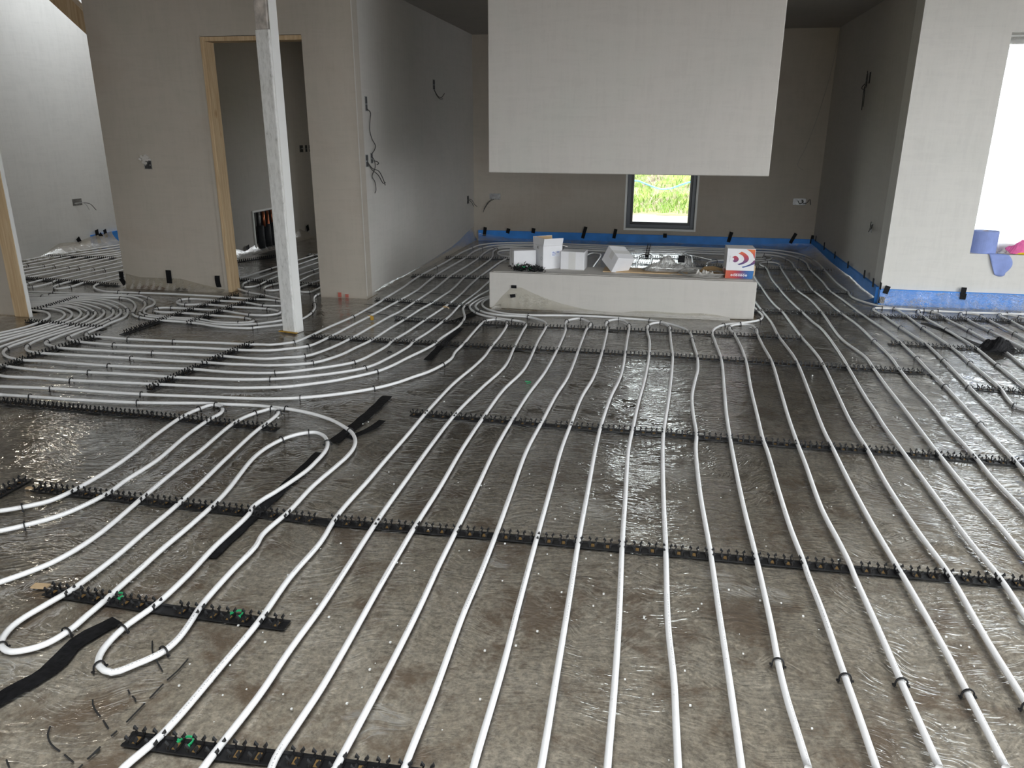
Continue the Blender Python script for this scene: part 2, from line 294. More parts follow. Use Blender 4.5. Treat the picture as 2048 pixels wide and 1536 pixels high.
def ground_mat():
    mt, nt, out = new_mat('rough_ground_and_grass')
    b = N(nt, 'ShaderNodeBsdfPrincipled', Roughness=0.9); b.inputs['Specular IOR Level'].default_value = 0.1
    geo = N(nt, 'ShaderNodeNewGeometry'); sp = N(nt, 'ShaderNodeSeparateXYZ'); L(nt, geo.outputs['Position'], sp.inputs[0])
    n = N(nt, 'ShaderNodeTexNoise', Scale=1.4, Detail=8.0, Roughness=0.7, Distortion=0.4); L(nt, geo.outputs['Position'], n.inputs['Vector'])
    soil = ramp(nt, n.outputs[0], [(0.32, (0.05, 0.035, 0.025)), (0.46, (0.20, 0.16, 0.11)), (0.54, (0.16, 0.20, 0.05)), (0.70, (0.26, 0.30, 0.09))])
    n2 = N(nt, 'ShaderNodeTexNoise', Scale=5.0, Detail=6.0); L(nt, geo.outputs['Position'], n2.inputs['Vector'])
    sand = ramp(nt, n2.outputs[0], [(0.35, (0.26, 0.21, 0.14)), (0.65, (0.36, 0.31, 0.22))])
    mr = N(nt, 'ShaderNodeMapRange'); mr.inputs['From Min'].default_value = 14.6; mr.inputs['From Max'].default_value = 15.4; L(nt, sp.outputs[1], mr.inputs['Value'])
    mx = N(nt, 'ShaderNodeMix', _data_type='RGBA'); L(nt, mr.outputs[0], mx.inputs[0]); L(nt, sand.outputs[0], mx.inputs[6]); L(nt, soil.outputs[0], mx.inputs[7])
    mr2 = N(nt, 'ShaderNodeMapRange'); mr2.inputs['From Min'].default_value = 1.6; mr2.inputs['From Max'].default_value = 2.6; L(nt, sp.outputs[0], mr2.inputs['Value'])
    mx2 = N(nt, 'ShaderNodeMix', _data_type='RGBA'); L(nt, mr2.outputs[0], mx2.inputs[0]); L(nt, mx.outputs[2], mx2.inputs[6]); mx2.inputs[7].default_value = (0.66, 0.65, 0.67, 1)
    L(nt, mx2.outputs[2], b.inputs['Base Color']); L(nt, b.outputs[0], out.inputs[0]); return mt
M['ground'] = ground_mat()
def grad_mat(name, axis, stops, lo, hi):
    mt, nt, out = new_mat(name)
    b = N(nt, 'ShaderNodeBsdfPrincipled', Roughness=0.35)
    tc = N(nt, 'ShaderNodeTexCoord'); sp = N(nt, 'ShaderNodeSeparateXYZ'); L(nt, tc.outputs['Object'], sp.inputs[0])
    mr = N(nt, 'ShaderNodeMapRange'); mr.inputs['From Min'].default_value = lo; mr.inputs['From Max'].default_value = hi
    L(nt, sp.outputs[axis], mr.inputs['Value']); r = ramp(nt, mr.outputs[0], stops); L(nt, r.outputs[0], b.inputs['Base Color'])
    L(nt, b.outputs[0], out.inputs[0]); return mt

# ------------------------------------------------------------------ mesh helpers
class MB:
    def __init__(s): s.v = []; s.f = []; s.mi = []; s.uv = None
    def add(s, v, f, mi=0):
        o = len(s.v); s.v += [tuple(p) for p in v]; s.f += [tuple(i+o for i in q) for q in f]; s.mi += [mi]*len(f)
    def box(s, x0, x1, y0, y1, z0, z1, mi=0, T=None):
        v = [(x, y, z) for x in (x0, x1) for y in (y0, y1) for z in (z0, z1)]
        if T is not None: v = [T @ Vector(p) for p in v]
        s.add(v, [(0,1,3,2), (4,6,7,5), (0,4,5,1), (2,3,7,6), (0,2,6,4), (1,5,7,3)], mi)
    def tube(s, pts, r, n=8, mi=0, cap=True, rfun=None):
        pts = [Vector(p) for p in pts]; k = len(pts); ref = Vector((0, 0, 1)); vs = []; u = None
        for i, p in enumerate(pts):
            t = (pts[min(i+1, k-1)] - pts[max(i-1, 0)]).normalized()
            if u is None:
                if abs(t.dot(ref)) > .95: ref = Vector((1, 0, 0))
                u = t.cross(ref).normalized()
            else: u = (u - t*u.dot(t)).normalized()
            w_ = u.cross(t)
            rr = rfun(i/(k-1))*r if rfun else r
            for j in range(n):
                a = 2*PI*j/n; vs.append(p + u*math.cos(a)*rr + w_*math.sin(a)*rr)
        fs = [(i*n+j, i*n+(j+1) % n, (i+1)*n+(j+1) % n, (i+1)*n+j) for i in range(k-1) for j in range(n)]
        if cap: fs += [tuple(range(n-1, -1, -1)), tuple((k-1)*n+j for j in range(n))]
        s.add(vs, fs, mi)
    def prism(s, poly, y0, y1, mi=0, T=None):   # polygon in xz, extruded in y
        n = len(poly); v = [(a, y0, b) for a, b in poly] + [(a, y1, b) for a, b in poly]
        if T is not None: v = [T @ Vector(p) for p in v]
        s.add(v, [tuple(range(n)), tuple(range(2*n-1, n-1, -1))] + [(i, i+n, (i+1) % n+n, (i+1) % n) for i in range(n)], mi)
    def mesh(s, name, mats, smooth=False):
        me = bpy.data.meshes.new(name); me.from_pydata(s.v, [], s.f)
        for m_ in (mats if isinstance(mats, (list, tuple)) else [mats]): me.materials.append(m_)
        me.polygons.foreach_set('material_index', s.mi)
        if smooth: me.polygons.foreach_set('use_smooth', [True]*len(s.f))
        bm = bmesh.new(); bm.from_mesh(me); bmesh.ops.recalc_face_normals(bm, faces=bm.faces); bm.to_mesh(me); bm.free()
        me.update(); return me
    def build(s, name, mats, parent=None, smooth=False, loc=None, rot=None):
        o = bpy.data.objects.new(name, s.mesh(name, mats, smooth)); C.objects.link(o)
        if parent is not None: o.parent = parent
        if loc is not None: o.location = loc
        if rot is not None: o.rotation_euler = rot
        return o
def bevel(o, wd=0.004, seg=2):
    b = o.modifiers.new('bevel', 'BEVEL'); b.width = wd; b.segments = seg; b.limit_method = 'ANGLE'; return o
def tag(o, label, cat, group=None, kind=None):
    o['label'] = label; o['category'] = cat
    if group: o['group'] = group
    if kind: o['kind'] = kind
    return o
def thing(name, label, cat, loc=(0, 0, 0), rot=(0, 0, 0), group=None):
    o = bpy.data.objects.new(name, None); C.objects.link(o); o.location = loc; o.rotation_euler = rot
    o.empty_display_size = 0.1
    return tag(o, label, cat, group)
def struct(o): o['kind'] = 'structure'; return o
def spline(P, step=.03):
    P = [Vector(p) for p in P]
    if len(P) == 2: P = [P[0], (P[0]+P[1])/2, P[1]]
    Q = [2*P[0]-P[1]] + P + [2*P[-1]-P[-2]]; out = []
    for i in range(1, len(Q)-2):
        p0, p1, p2, p3 = Q[i-1:i+3]
        t1 = max((p1-p0).length, 1e-4)**.5; t2 = t1 + max((p2-p1).length, 1e-4)**.5; t3 = t2 + max((p3-p2).length, 1e-4)**.5
        n = max(1, int(math.ceil((p2-p1).length/step)))
        for k in range(n):
            t = t1 + (t2-t1)*k/n
            A1 = p0*((t1-t)/t1) + p1*(t/t1); A2 = p1*((t2-t)/(t2-t1)) + p2*((t-t1)/(t2-t1)); A3 = p2*((t3-t)/(t3-t2)) + p3*((t-t2)/(t3-t2))
            B1 = A1*((t2-t)/t2) + A2*(t/t2); B2 = A2*((t3-t)/(t3-t1)) + A3*((t-t1)/(t3-t1))
            out.append(B1*((t2-t)/(t2-t1)) + B2*((t-t1)/(t2-t1)))
    out.append(P[-1]); return out

# traced layout: every pipe run, staple and rail in room coordinates (metres)
PIPES = [
 ('v12', 'hairpin entering from the lamp side, ahead of the others', [(-2.373,2.095),(-2.331,2.119),(-2.273,2.16),(-2.212,2.225),(-2.189,2.321),(-2.183,2.536),(-2.196,2.673),(-2.233,2.899),(-2.254,3.136),(-2.237,3.248),(-2.21,3.316),(-2.164,3.316),(-2.128,3.284),(-2.098,3.221),(-2.103,3.132),(-2.092,2.928),(-2.049,2.635),(-2.049,2.435),(-2.042,2.323),(-2.085,2.139),(-2.157,2.043),(-2.211,1.992),(-2.251,1.97)]),
 ('v37', 'snaking pipe with two rounded loops nearest the camera', [(-3.391,3.236),(-3.213,3.242),(-2.947,3.247),(-2.601,3.272),(-2.344,3.316),(-2.216,3.338),(-2.179,3.336),(-2.08,3.347),(-1.98,3.354),(-1.887,3.348),(-1.809,3.342),(-1.71,3.32),(-1.606,3.283),(-1.513,3.235),(-1.427,3.169),(-1.358,3.102),(-1.308,3.019),(-1.282,2.936),(-1.274,2.847),(-1.278,2.75),(-1.292,2.537),(-1.287,2.335),(-1.298,2.149),(-1.282,2.075),(-1.279,1.906),(-1.267,1.72),(-1.256,1.667),(-1.242,1.576),(-1.248,1.518),(-1.266,1.485),(-1.285,1.46),(-1.326,1.416),(-1.376,1.431),(-1.397,1.455),(-1.41,1.484),(-1.418,1.517),(-1.422,1.584),(-1.402,1.707),(-1.402,1.865),(-1.415,2.035),(-1.422,2.288),(-1.435,2.32),(-1.429,2.394),(-1.413,2.462),(-1.381,2.668),(-1.381,2.764),(-1.386,2.845),(-1.4,2.919),(-1.43,2.987),(-1.476,3.046),(-1.522,3.072),(-1.556,3.065),(-1.601,3.029),(-1.632,2.979),(-1.651,2.919),(-1.662,2.849),(-1.662,2.761),(-1.65,2.677),(-1.628,2.569),(-1.609,2.478),(-1.595,2.392),(-1.588,2.32),(-1.581,2.141),(-1.579,1.994),(-1.572,1.855),(-1.567,1.731),(-1.564,1.673),(-1.564,1.62),(-1.562,1.573),(-1.565,1.539),(-1.575,1.499),(-1.595,1.467),(-1.646,1.437),(-1.678,1.443),(-1.703,1.459),(-1.724,1.494),(-1.735,1.534),(-1.734,1.577),(-1.726,1.616),(-1.715,1.666),(-1.703,1.718),(-1.698,1.902),(-1.709,2.084),(-1.721,2.293),(-1.739,2.469),(-1.77,2.705),(-1.806,3.034),(-1.807,3.133),(-1.809,3.218),(-1.82,3.279),(-1.845,3.319),(-1.883,3.327),(-1.902,3.298),(-1.93,3.251),(-1.961,3.127),(-1.928,2.769),(-1.911,2.56),(-1.886,2.317),(-1.856,2.045),(-1.86,1.929),(-1.879,1.841),(-1.913,1.775),(-1.95,1.717),(-1.979,1.677)]),
 ('f1', 'innermost bend of the fan by the timber wall end', [(-4.84,5.011),(-4.691,4.992),(-4.621,4.968),(-4.543,4.909),(-4.482,4.843),(-4.445,4.773),(-4.432,4.713),(-4.419,4.654),(-4.406,4.51),(-4.446,4.348),(-4.472,4.277)]),
 ('f2', 'second bend of the fan by the timber wall end', [(-4.923,5.078),(-4.736,5.075),(-4.644,5.066),(-4.534,5.02),(-4.423,4.927),(-4.36,4.83),(-4.326,4.743),(-4.317,4.671),(-4.33,4.496),(-4.389,4.288),(-4.42,4.224)]),
 ('f3', 'third bend of the fan by the timber wall end', [(-4.957,5.115),(-4.748,5.13),(-4.631,5.118),(-4.514,5.066),(-4.394,4.967),(-4.306,4.841),(-4.276,4.754),(-4.268,4.679),(-4.278,4.438),(-4.327,4.223),(-4.362,4.164)]),
 ('f4', 'fourth bend of the fan by the timber wall end', [(-4.979,5.14),(-4.755,5.179),(-4.615,5.173),(-4.479,5.116),(-4.356,5.016),(-4.253,4.865),(-4.22,4.758),(-4.215,4.678),(-4.227,4.416),(-4.25,4.27),(-4.257,4.149),(-4.265,4.064)]),
 ('f5', 'fifth bend of the fan by the timber wall end', [(-5.008,5.172),(-4.744,5.228),(-4.595,5.192),(-4.43,5.12),(-4.292,5.016),(-4.223,4.911),(-4.179,4.779),(-4.154,4.667),(-4.16,4.375),(-4.16,4.206),(-4.15,4.036),(-4.128,3.922)]),
 ('h6', 'sixth curve sweeping past the white post, ending behind the hearth', [(-4.048,3.84),(-3.835,3.704),(-3.726,3.679),(-3.54,3.662),(-3.213,3.68),(-2.907,3.694),(-2.639,3.697),(-2.52,3.708),(-2.3,3.73),(-2.124,3.773),(-1.915,3.876),(-1.679,4.087),(-1.616,4.301),(-1.576,4.621),(-1.584,4.703),(-1.561,4.986),(-1.549,5.32),(-1.547,5.488),(-1.567,5.894),(-1.557,6.45),(-1.564,6.919),(-1.573,7.274)]),
 ('h5', 'fifth curve sweeping past the white post', [(-5.041,5.207),(-4.743,5.271),(-4.606,5.249),(-4.428,5.169),(-4.242,5.032),(-4.169,4.922),(-4.114,4.78),(-4.093,4.658),(-4.099,4.377),(-4.104,4.177),(-4.102,4.079),(-4.079,4.007),(-4.032,3.937),(-3.947,3.87),(-3.848,3.829),(-3.757,3.814),(-3.638,3.828),(-3.506,3.82),(-3.188,3.817),(-2.927,3.835),(-2.638,3.857),(-2.508,3.848),(-2.369,3.85),(-2.153,3.887),(-1.973,4.0),(-1.789,4.183),(-1.737,4.405),(-1.72,4.591),(-1.728,4.694),(-1.706,4.955),(-1.692,5.315),(-1.668,5.902),(-1.672,6.321),(-1.694,6.715),(-1.706,7.073),(-1.701,7.565),(-1.692,8.044),(-1.663,8.352)]),
 ('h4', 'fourth curve sweeping past the white post', [(-5.075,5.246),(-4.745,5.316),(-4.566,5.287),(-4.382,5.208),(-4.224,5.1),(-4.157,5.018),(-4.079,4.851),(-4.044,4.661),(-4.043,4.455),(-4.052,4.322),(-4.038,4.191),(-4.013,4.117),(-3.968,4.049),(-3.902,3.997),(-3.829,3.975),(-3.763,3.971),(-3.526,3.975),(-3.162,3.986),(-2.899,3.985),(-2.639,3.997),(-2.488,3.995),(-2.376,4.009),(-2.261,4.018),(-2.028,4.119),(-1.935,4.308),(-1.905,4.488),(-1.873,4.684),(-1.862,5.036),(-1.844,5.334),(-1.835,5.632),(-1.814,5.902),(-1.806,6.174),(-1.801,6.433),(-1.818,6.765),(-1.841,7.086),(-1.835,7.442),(-1.833,7.781),(-1.84,8.285),(-1.878,8.537),(-1.924,8.771),(-1.925,8.996),(-1.888,9.091),(-1.767,9.165),(-0.538,9.092),(-0.085,9.136),(0.363,9.167),(0.716,9.159),(1.046,9.166),(1.173,9.182),(1.227,9.094),(1.231,9.002),(1.196,8.87),(1.128,8.788),(1.002,8.728),(0.685,8.68),(0.591,8.637),(0.518,8.503),(0.494,8.341),(0.475,7.946)]),
 ('h3', 'third curve sweeping past the white post', [(-5.113,5.287),(-4.743,5.366),(-4.495,5.333),(-4.301,5.24),(-4.15,5.115),(-4.049,4.961),(-4.008,4.803),(-3.984,4.65),(-3.988,4.389),(-3.961,4.217),(-3.938,4.178),(-3.834,4.125),(-3.744,4.101),(-3.403,4.101),(-3.363,4.102),(-3.109,4.118),(-2.837,4.135),(-2.632,4.142),(-2.462,4.132),(-2.333,4.145),(-2.244,4.188),(-2.137,4.245),(-2.066,4.426),(-2.027,4.693),(-2.006,5.03),(-1.986,5.382),(-1.97,5.52),(-1.963,5.932),(-1.961,6.208),(-1.961,6.489),(-1.975,6.79),(-1.992,7.096),(-1.989,7.409),(-1.981,7.698),(-1.982,8.282),(-2.004,8.63),(-1.978,9.017),(-1.873,9.209),(-1.615,9.343),(-0.549,9.257),(-0.088,9.301),(0.368,9.331),(0.727,9.329),(1.055,9.259),(1.171,9.242),(1.314,9.142),(1.384,8.911),(1.403,8.697),(1.386,8.36),(1.381,7.742),(1.361,7.149),(1.391,6.695),(1.416,6.203),(1.45,5.83),(1.457,5.361),(1.459,4.942),(1.444,4.736),(1.427,4.392),(1.423,4.073),(1.405,3.724),(1.399,3.364),(1.388,3.151),(1.393,2.872),(1.383,2.646)]),
 ('h2', 'second curve sweeping past the white post', [(-5.154,5.332),(-4.748,5.415),(-4.564,5.42),(-4.352,5.333),(-4.152,5.185),(-4.048,5.068),(-3.983,4.923),(-3.958,4.813),(-3.932,4.649),(-3.922,4.458),(-3.91,4.369),(-3.884,4.316),(-3.808,4.276),(-3.741,4.259),(-3.475,4.239),(-3.174,4.257),(-2.931,4.283),(-2.616,4.292),(-2.425,4.319),(-2.336,4.369),(-2.222,4.47),(-2.183,4.702),(-2.162,5.02),(-2.127,5.514),(-2.116,5.747),(-2.106,5.932),(-2.095,6.406),(-2.117,6.76),(-2.138,7.086),(-2.142,7.375),(-2.14,7.663),(-2.129,8.278),(-2.148,8.722),(-2.114,9.02),(-2.028,9.243),(-1.812,9.397),(-1.635,9.458),(-0.56,9.42),(-0.091,9.464),(0.372,9.495),(0.737,9.478),(1.073,9.437),(1.279,9.42),(1.432,9.258),(1.534,8.972),(1.557,8.704),(1.526,8.318),(1.522,7.566),(1.506,7.144),(1.536,6.71),(1.565,6.202),(1.614,5.631),(1.621,5.355),(1.616,4.975),(1.603,4.657),(1.601,4.407),(1.587,4.106),(1.571,3.808),(1.56,3.553),(1.553,3.369),(1.535,3.116)]),
 ('h1', 'first curve past the white post, then round the recess walls', [(-5.193,5.374),(-4.751,5.469),(-4.567,5.47),(-4.4,5.424),(-4.194,5.292),(-4.05,5.15),(-3.931,4.959),(-3.904,4.751),(-3.881,4.648),(-3.859,4.471),(-3.83,4.423),(-3.781,4.396),(-3.735,4.4),(-3.48,4.386),(-3.247,4.394),(-3.147,4.396),(-2.902,4.415),(-2.617,4.431),(-2.526,4.443),(-2.485,4.445),(-2.356,4.542),(-2.326,4.704),(-2.3,4.967),(-2.257,5.311),(-2.247,5.573),(-2.245,5.903),(-2.251,5.949),(-2.253,6.196),(-2.257,6.499),(-2.277,6.785),(-2.285,7.075),(-2.273,7.585),(-2.264,7.892),(-2.265,8.248),(-2.266,8.633),(-2.238,9.013),(-2.189,9.298),(-2.03,9.485),(-1.844,9.563),(-1.662,9.611),(-0.57,9.576),(-0.094,9.606),(0.376,9.622),(0.746,9.611),(1.094,9.649),(1.304,9.63),(1.469,9.525),(1.612,9.309),(1.67,8.946),(1.68,8.627),(1.669,8.301),(1.644,7.513),(1.653,7.14),(1.638,6.962),(1.643,6.837),(1.696,6.681),(1.785,6.548),(1.878,6.479),(2.046,6.457),(2.385,6.445),(2.814,6.475),(2.956,6.483)]),
 ('g1', 'third feed pipe in front of the doorway wall, curving past the post', [(-5.257,5.445),(-5.099,5.472),(-4.785,5.51),(-4.511,5.539),(-4.414,5.547),(-4.347,5.536),(-4.216,5.438),(-4.09,5.3),(-4.011,5.173),(-3.943,5.063),(-3.867,4.994),(-3.801,4.961),(-3.676,4.923),(-3.606,4.913),(-3.349,4.895),(-3.247,4.873),(-3.095,4.828),(-2.964,4.814),(-2.818,4.835),(-2.806,4.857),(-2.731,4.912),(-2.66,4.975),(-2.621,5.056),(-2.601,5.161),(-2.603,5.265),(-2.622,5.382),(-2.67,5.541),(-2.748,5.702),(-2.826,5.858),(-2.867,5.99),(-2.861,6.128),(-2.837,6.246)]),
 ('g23', 'doubled-back pipe forming two flat loops before the doorway', [(-5.318,5.512),(-5.081,5.539),(-4.835,5.572),(-4.435,5.624),(-4.337,5.603),(-4.213,5.533),(-4.092,5.419),(-3.996,5.276),(-3.935,5.147),(-3.878,5.064),(-3.79,5.01),(-3.722,4.992),(-3.59,4.97),(-3.335,4.943),(-3.165,4.892),(-3.01,4.894),(-2.85,4.959),(-2.722,5.097),(-2.683,5.182),(-2.702,5.324),(-2.749,5.461),(-2.815,5.545),(-2.883,5.56),(-2.966,5.551),(-3.108,5.535),(-3.322,5.611),(-3.571,5.626),(-3.71,5.644),(-3.836,5.639),(-3.881,5.597),(-3.866,5.516),(-3.809,5.452),(-3.733,5.432),(-3.581,5.47),(-3.32,5.437),(-3.01,5.425),(-2.914,5.383),(-2.864,5.344),(-2.854,5.292),(-2.91,5.226),(-3.05,5.21),(-3.174,5.243),(-3.323,5.294),(-3.562,5.299),(-3.777,5.305),(-3.868,5.277),(-3.863,5.215),(-3.809,5.163),(-3.572,5.158),(-3.328,5.137),(-3.018,5.104),(-2.943,5.056),(-2.914,5.017),(-2.929,4.991),(-2.999,4.959),(-3.101,4.942),(-3.201,4.951),(-3.332,4.999),(-3.579,5.011),(-3.787,5.045),(-3.852,5.085),(-3.911,5.155),(-3.964,5.257),(-3.979,5.356),(-4.026,5.451),(-4.094,5.53),(-4.171,5.583),(-4.327,5.671),(-4.428,5.666),(-4.88,5.626),(-5.12,5.629),(-5.406,5.609)]),
 ('w', 'thin line along the foot of the doorway wall', [(-5.06,6.956),(-5.026,6.316),(-5.029,6.076),(-4.989,5.959),(-4.893,5.854),(-4.722,5.763),(-4.592,5.763),(-4.395,5.774),(-4.304,5.784),(-3.924,5.787),(-3.565,5.771),(-3.307,5.746),(-3.211,5.744),(-3.089,5.722),(-3.025,5.705),(-2.96,5.688)]),
 ('b1', 'first of the runs beyond the doorway wall, closest to the bright wall', [(-6.709,6.885),(-6.705,7.011),(-6.71,7.34),(-6.624,7.753),(-6.521,8.212),(-6.452,8.486)]),
 ('b2', 'second of the runs beyond the doorway wall', [(-6.58,6.746),(-6.578,6.882),(-6.548,7.336),(-6.47,7.688),(-6.386,8.042),(-6.332,8.323)]),
 ('b3', 'third of the runs beyond the doorway wall', [(-6.46,6.617),(-6.452,6.749),(-6.417,7.037),(-6.415,7.366),(-6.244,7.862),(-6.175,8.108)]),
 ('b4', 'fourth of the runs beyond the doorway wall', [(-6.305,6.45),(-6.291,6.582),(-6.24,6.771),(-6.243,7.347),(-6.119,7.706),(-6.053,7.942)]),
 ('b5', 'fifth of the runs beyond the doorway wall', [(-6.167,6.301),(-6.151,6.438),(-6.113,6.784),(-6.083,7.354),(-6.022,7.585),(-5.963,7.819)]),
 ('b6', 'sixth of the runs beyond the doorway wall', [(-6.019,6.142),(-6.0,6.281),(-5.933,6.765),(-5.933,7.36),(-5.922,7.457),(-5.875,7.7)]),
 ('b7', 'seventh of the runs beyond the doorway wall', [(-5.902,6.017),(-5.883,6.172),(-5.799,6.747),(-5.783,7.283),(-5.757,7.539)]),
 ('b89', 'hairpin turning behind the timber wall end', [(-5.599,7.324),(-5.611,7.069),(-5.621,6.738),(-5.66,6.368),(-5.664,6.096),(-5.659,5.978),(-5.637,5.895),(-5.564,5.809),(-5.502,5.785),(-5.467,5.818),(-5.462,5.894),(-5.479,6.017),(-5.514,6.117),(-5.509,6.393),(-5.483,6.721),(-5.455,6.87),(-5.44,7.107)]),
 ('b1011', 'hairpin in the open floor beyond the doorway wall', [(-5.277,6.885),(-5.296,6.67),(-5.34,6.395),(-5.354,6.084),(-5.346,5.957),(-5.327,5.879),(-5.285,5.821),(-5.225,5.783),(-5.172,5.856),(-5.176,5.967),(-5.194,6.079),(-5.16,6.275),(-5.149,6.479),(-5.129,6.683)]),
 ('d1', 'furthest straight run inside the doorway', [(-3.906,6.314),(-3.906,6.575),(-3.891,7.135),(-3.862,7.69),(-3.833,8.224),(-3.821,8.607)]),
 ('d2', 'hairpin turning just inside the doorway jamb', [(-3.72,8.373),(-3.719,7.984),(-3.729,7.416),(-3.742,7.004),(-3.752,6.693),(-3.757,6.425),(-3.734,6.321),(-3.65,6.206),(-3.594,6.23),(-3.575,6.32),(-3.603,6.518),(-3.615,6.765),(-3.6,7.151),(-3.578,7.683),(-3.578,8.044)]),
 ('d3', 'hairpin turning behind the white post', [(-3.404,7.642),(-3.417,7.335),(-3.424,7.119),(-3.438,6.825),(-3.441,6.434),(-3.464,6.344),(-3.467,6.227),(-3.428,6.148),(-3.378,6.108),(-3.321,6.114),(-3.289,6.167),(-3.291,6.351),(-3.299,6.564),(-3.323,6.893),(-3.297,7.078),(-3.264,7.32)]),
 ('d4', 'hairpin turning between post and doorway reveal', [(-3.118,6.982),(-3.124,6.703),(-3.151,6.458),(-3.158,6.305),(-3.126,6.202),(-3.064,6.116),(-2.986,6.115),(-2.971,6.217),(-2.986,6.398),(-3.0,6.71)]),
 ('d5', 'line leaving the doorway under its timber jamb', [(-3.876,6.263),(-3.751,6.196),(-3.67,6.121),(-3.486,5.994),(-3.337,5.923),(-3.218,5.862),(-3.098,5.794),(-2.998,5.736)]),
 ('p2', 'run bending round the front corner of the hearth, outer of three', [(-1.261,6.549),(-1.335,6.393),(-1.412,6.259),(-1.458,6.15),(-1.482,5.972),(-1.479,5.853),(-1.442,5.744),(-1.365,5.621),(-1.279,5.545),(-1.176,5.488),(-1.049,5.451),(-0.972,5.417),(-0.93,5.34),(-0.92,5.166),(-0.898,4.728),(-0.873,4.281),(-0.918,3.847),(-0.951,3.434),(-0.954,2.982),(-0.949,2.68),(-0.942,2.32),(-0.927,2.012),(-0.917,1.786),(-0.917,1.589),(-0.911,1.411),(-0.917,1.232),(-0.918,1.18),(-0.917,1.143)]),
 ('p3', 'run bending round the front corner of the hearth, middle of three', [(-1.261,6.549),(-1.335,6.393),(-1.401,6.211),(-1.434,6.076),(-1.444,5.935),(-1.426,5.835),(-1.366,5.718),(-1.267,5.628),(-1.136,5.589),(-1.049,5.59),(-0.954,5.576),(-0.868,5.517),(-0.807,5.444),(-0.782,5.363),(-0.774,5.19),(-0.772,4.936),(-0.75,4.236),(-0.793,3.844),(-0.804,3.44),(-0.807,3.012),(-0.797,2.634),(-0.796,2.326),(-0.787,1.951),(-0.774,1.626),(-0.77,1.458),(-0.773,1.353),(-0.775,1.233),(-0.763,1.174)]),
 ('p45', 'first hairpin with its bend at the hearth front', [(-0.633,1.2),(-0.632,1.246),(-0.63,1.409),(-0.629,1.599),(-0.632,1.843),(-0.64,2.066),(-0.645,2.334),(-0.653,2.663),(-0.663,3.041),(-0.659,3.446),(-0.647,3.816),(-0.621,4.194),(-0.615,4.699),(-0.618,4.968),(-0.629,5.257),(-0.652,5.403),(-0.647,5.523),(-0.613,5.579),(-0.566,5.608),(-0.518,5.564),(-0.473,5.48),(-0.469,5.404),(-0.482,5.301),(-0.483,4.997),(-0.477,4.158),(-0.499,3.818),(-0.512,3.428),(-0.524,3.069),(-0.513,2.673),(-0.502,2.333),(-0.497,2.069),(-0.497,1.834),(-0.486,1.503),(-0.483,1.276),(-0.48,1.23)]),
 ('p67', 'second hairpin with its bend at the hearth front', [(-0.332,1.259),(-0.334,1.305),(-0.337,1.627),(-0.347,1.916),(-0.358,2.332),(-0.366,2.684),(-0.376,3.1),(-0.371,3.434),(-0.362,3.818),(-0.332,4.187),(-0.326,4.718),(-0.331,5.029),(-0.339,5.318),(-0.36,5.452),(-0.349,5.573),(-0.318,5.62),(-0.276,5.642),(-0.231,5.598),(-0.195,5.487),(-0.188,5.4),(-0.185,5.059),(-0.18,4.252),(-0.211,3.849),(-0.227,3.44),(-0.228,3.13),(-0.22,2.686),(-0.214,2.332),(-0.203,1.956),(-0.194,1.616),(-0.187,1.335),(-0.187,1.288)]),
 ('p89', 'third hairpin with its bend at the hearth front', [(-0.042,1.317),(-0.043,1.363),(-0.045,1.653),(-0.051,1.923),(-0.065,2.334),(-0.073,2.689),(-0.084,3.159),(-0.076,3.426),(-0.065,3.77),(-0.042,4.215),(-0.03,4.72),(-0.032,4.909),(-0.037,5.089),(-0.054,5.303),(-0.058,5.44),(-0.042,5.535),(-0.009,5.583),(0.036,5.61),(0.07,5.563),(0.097,5.473),(0.102,5.336),(0.104,5.161),(0.11,4.919),(0.116,4.715),(0.099,4.088),(0.087,3.801),(0.068,3.422),(0.065,3.19),(0.072,2.683),(0.081,2.342),(0.089,1.902),(0.104,1.663),(0.108,1.501),(0.111,1.384),(0.112,1.347)]),
 ('p10', 'run bending round the front corner of the hearth, inner of three', [(-1.248,6.481),(-1.328,6.361),(-1.394,6.18),(-1.412,6.065),(-1.398,5.945),(-1.362,5.848),(-1.296,5.755),(-1.149,5.653),(-0.963,5.639),(-0.702,5.683),(-0.513,5.703),(-0.26,5.687),(-0.049,5.658),(0.093,5.58),(0.203,5.448),(0.24,5.331),(0.249,5.149),(0.258,4.94),(0.267,4.747),(0.26,4.446),(0.242,4.274),(0.214,3.965),(0.211,3.698),(0.218,3.409),(0.209,3.219),(0.211,2.801),(0.228,2.338),(0.236,1.981),(0.244,1.687),(0.249,1.412),(0.25,1.375)]),
 ('p11', 'run leaving the hearth corner beside the rail joint', [(0.769,6.302),(0.782,6.174),(0.795,6.079),(0.801,5.999),(0.789,5.917),(0.754,5.833),(0.632,5.726),(0.485,5.622),(0.424,5.518),(0.394,5.386),(0.397,5.139),(0.412,4.724),(0.392,4.148),(0.375,3.732),(0.369,3.418),(0.367,3.251),(0.367,2.743),(0.375,2.341),(0.378,1.959),(0.376,1.794),(0.379,1.66),(0.387,1.543),(0.394,1.44)]),
